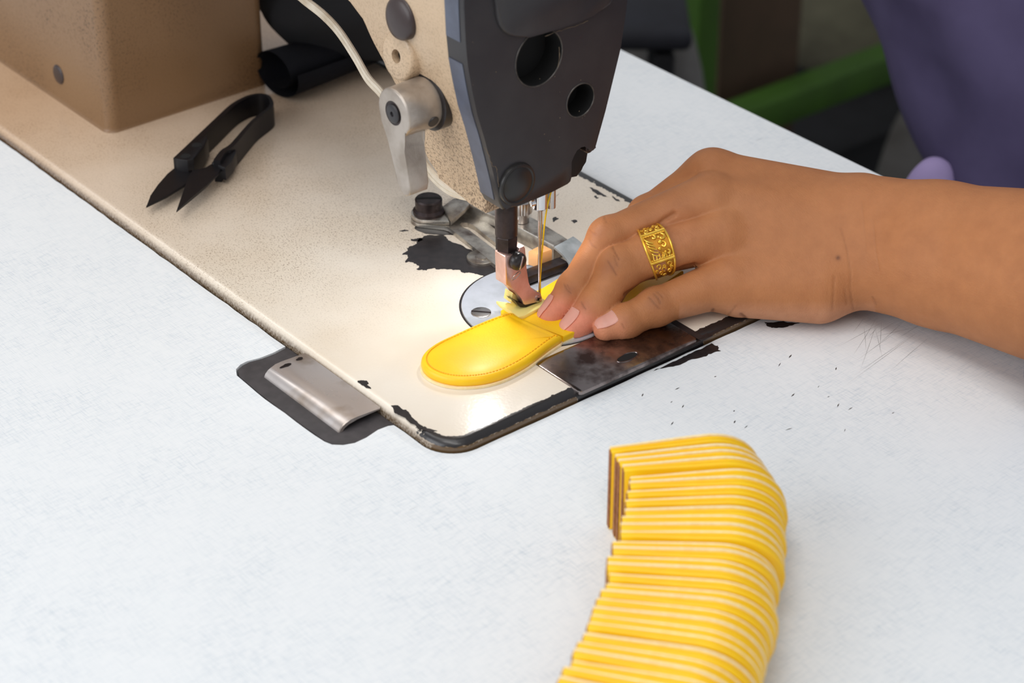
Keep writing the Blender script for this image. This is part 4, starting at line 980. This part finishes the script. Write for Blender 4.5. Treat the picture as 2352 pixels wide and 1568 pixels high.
# ------------------------------------------------------------------ background things across the aisle
XR = -700.0
rack = empty('steel_rack', (XR, 1100, -750), 'green painted steel rack standing on the floor beyond the table', 'rack')
pc0 = atX(1606, 100, XR); PYr = pc0[1]
ra0 = atX(1690, 268, XR); ra1 = atX(2050, 160, XR); zrl = (atX(1850, 200, XR)[2])-7; print('post px', pj(np.array([XR, PYr, -300])), pj(np.array([XR-380, PYr+8, -300])), PYr, zrl)
for y in (PYr, PYr+700):
    bm = bm_new(); box(bm, (XR, y, -225), 22, 24, 1050, 2); obj('post', bm, MT['green'], rack)
for y in (PYr+8, PYr+700):
    bm = bm_new(); box(bm, (XR-380, y, -225), 30, 30, 1050, 2); obj('post', bm, MT['green'], rack)
for z in (zrl, zrl+420):
    bm = bm_new(); box(bm, (XR, PYr+350, z), 28, 670, 27, 2); obj('rail', bm, MT['green'], rack)
    bm = bm_new(); box(bm, (XR-380, PYr+350, z), 28, 670, 27, 2); obj('rail', bm, MT['green'], rack)
y0 = atX(1640, 100, XR-45)[1]; y1 = atX(1822, 100, XR-45)[1]
bm = bm_new(); box(bm, (XR-45, (y0+y1)/2, -360), 16, y1-y0, 780, 2)
tag(obj('brown_board', bm, MT['board'], origin=(XR-45, (y0+y1)/2, -750)), 'dark brown board standing upright behind the green rack post', 'board')
bc = atX(1945, 60, XR-160); bm = blob((bc[0], bc[1], -478+.75*240), (R, H, Z), 105, 75, 240, .05, 3)
ck = empty('storage_crate', (XR-150, bc[1], -750), 'black crate on the floor under the grey-olive cloth sack', 'crate')  # made-up crate, put in to darken the space below the rail
for sx_, sy_, w_, d_ in ((-105, 0, 10, 360), (105, 0, 10, 360), (0, -175, 200, 10), (0, 175, 200, 10)):
    bm2 = bm_new(); box(bm2, (XR-150+sx_, bc[1]+sy_, -626), w_, d_, 246, 2); obj('side_panel', bm2, MT['blackcloth'], ck)
bm2 = bm_new(); box(bm2, (XR-150, bc[1], -499), 222, 364, 8, 2); obj('lid', bm2, MT['blackcloth'], ck)
tag(obj('cloth_sack', bm, MT['sack'], smooth=180, origin=(bc[0], bc[1], -495)), 'grey-olive cloth sack on the black crate behind the green rail', 'sack')
bc = atX(1490, 105, -650); bm = blob((bc[0], bc[1]-10, -470), (R, H, Z), 62, 60, 270, .05, 3)
tag(obj('pale_sack', bm, MT['palecloth'], smooth=180, origin=(bc[0], bc[1], -750)), 'pale grey cloth sack left of the green rack post', 'sack')
bc = atX(1478, 56, -560); bm = bm_new(); st = empty('stool', (bc[0], bc[1], -750), 'dark padded stool between the face plate and the green rack', 'stool')
bm.free(); bm = bm_new(); box(bm, (bc[0]-10, bc[1], bc[2]), 78, 80, 15, 6, 4, (R, H, Z)); obj('seat', bm, MT['navy'], st)
for dx, dy in ((20, 28), (-34, 28), (20, -28), (-34, -28)):
    p = bc+R*dx+H*dy; bm = bm_new(); box(bm, (p[0]-10, p[1], (bc[2]-12-750)/2), 15, 15, bc[2]-12+750, 2, 1, (R, H, Z)); obj('leg', bm, MT['blackcloth'], st)
bc = atX(2075, 330, -560); bm = blob((bc[0], bc[1], bc[2]-260), (R, H, Z), 34, 40, 300, .06, 3)
tag(obj('cloth_bag', bm, MT['palecloth'], smooth=180, origin=(bc[0], bc[1], -750)), 'pale cloth bag standing on the floor beside the purple shirt', 'bag')
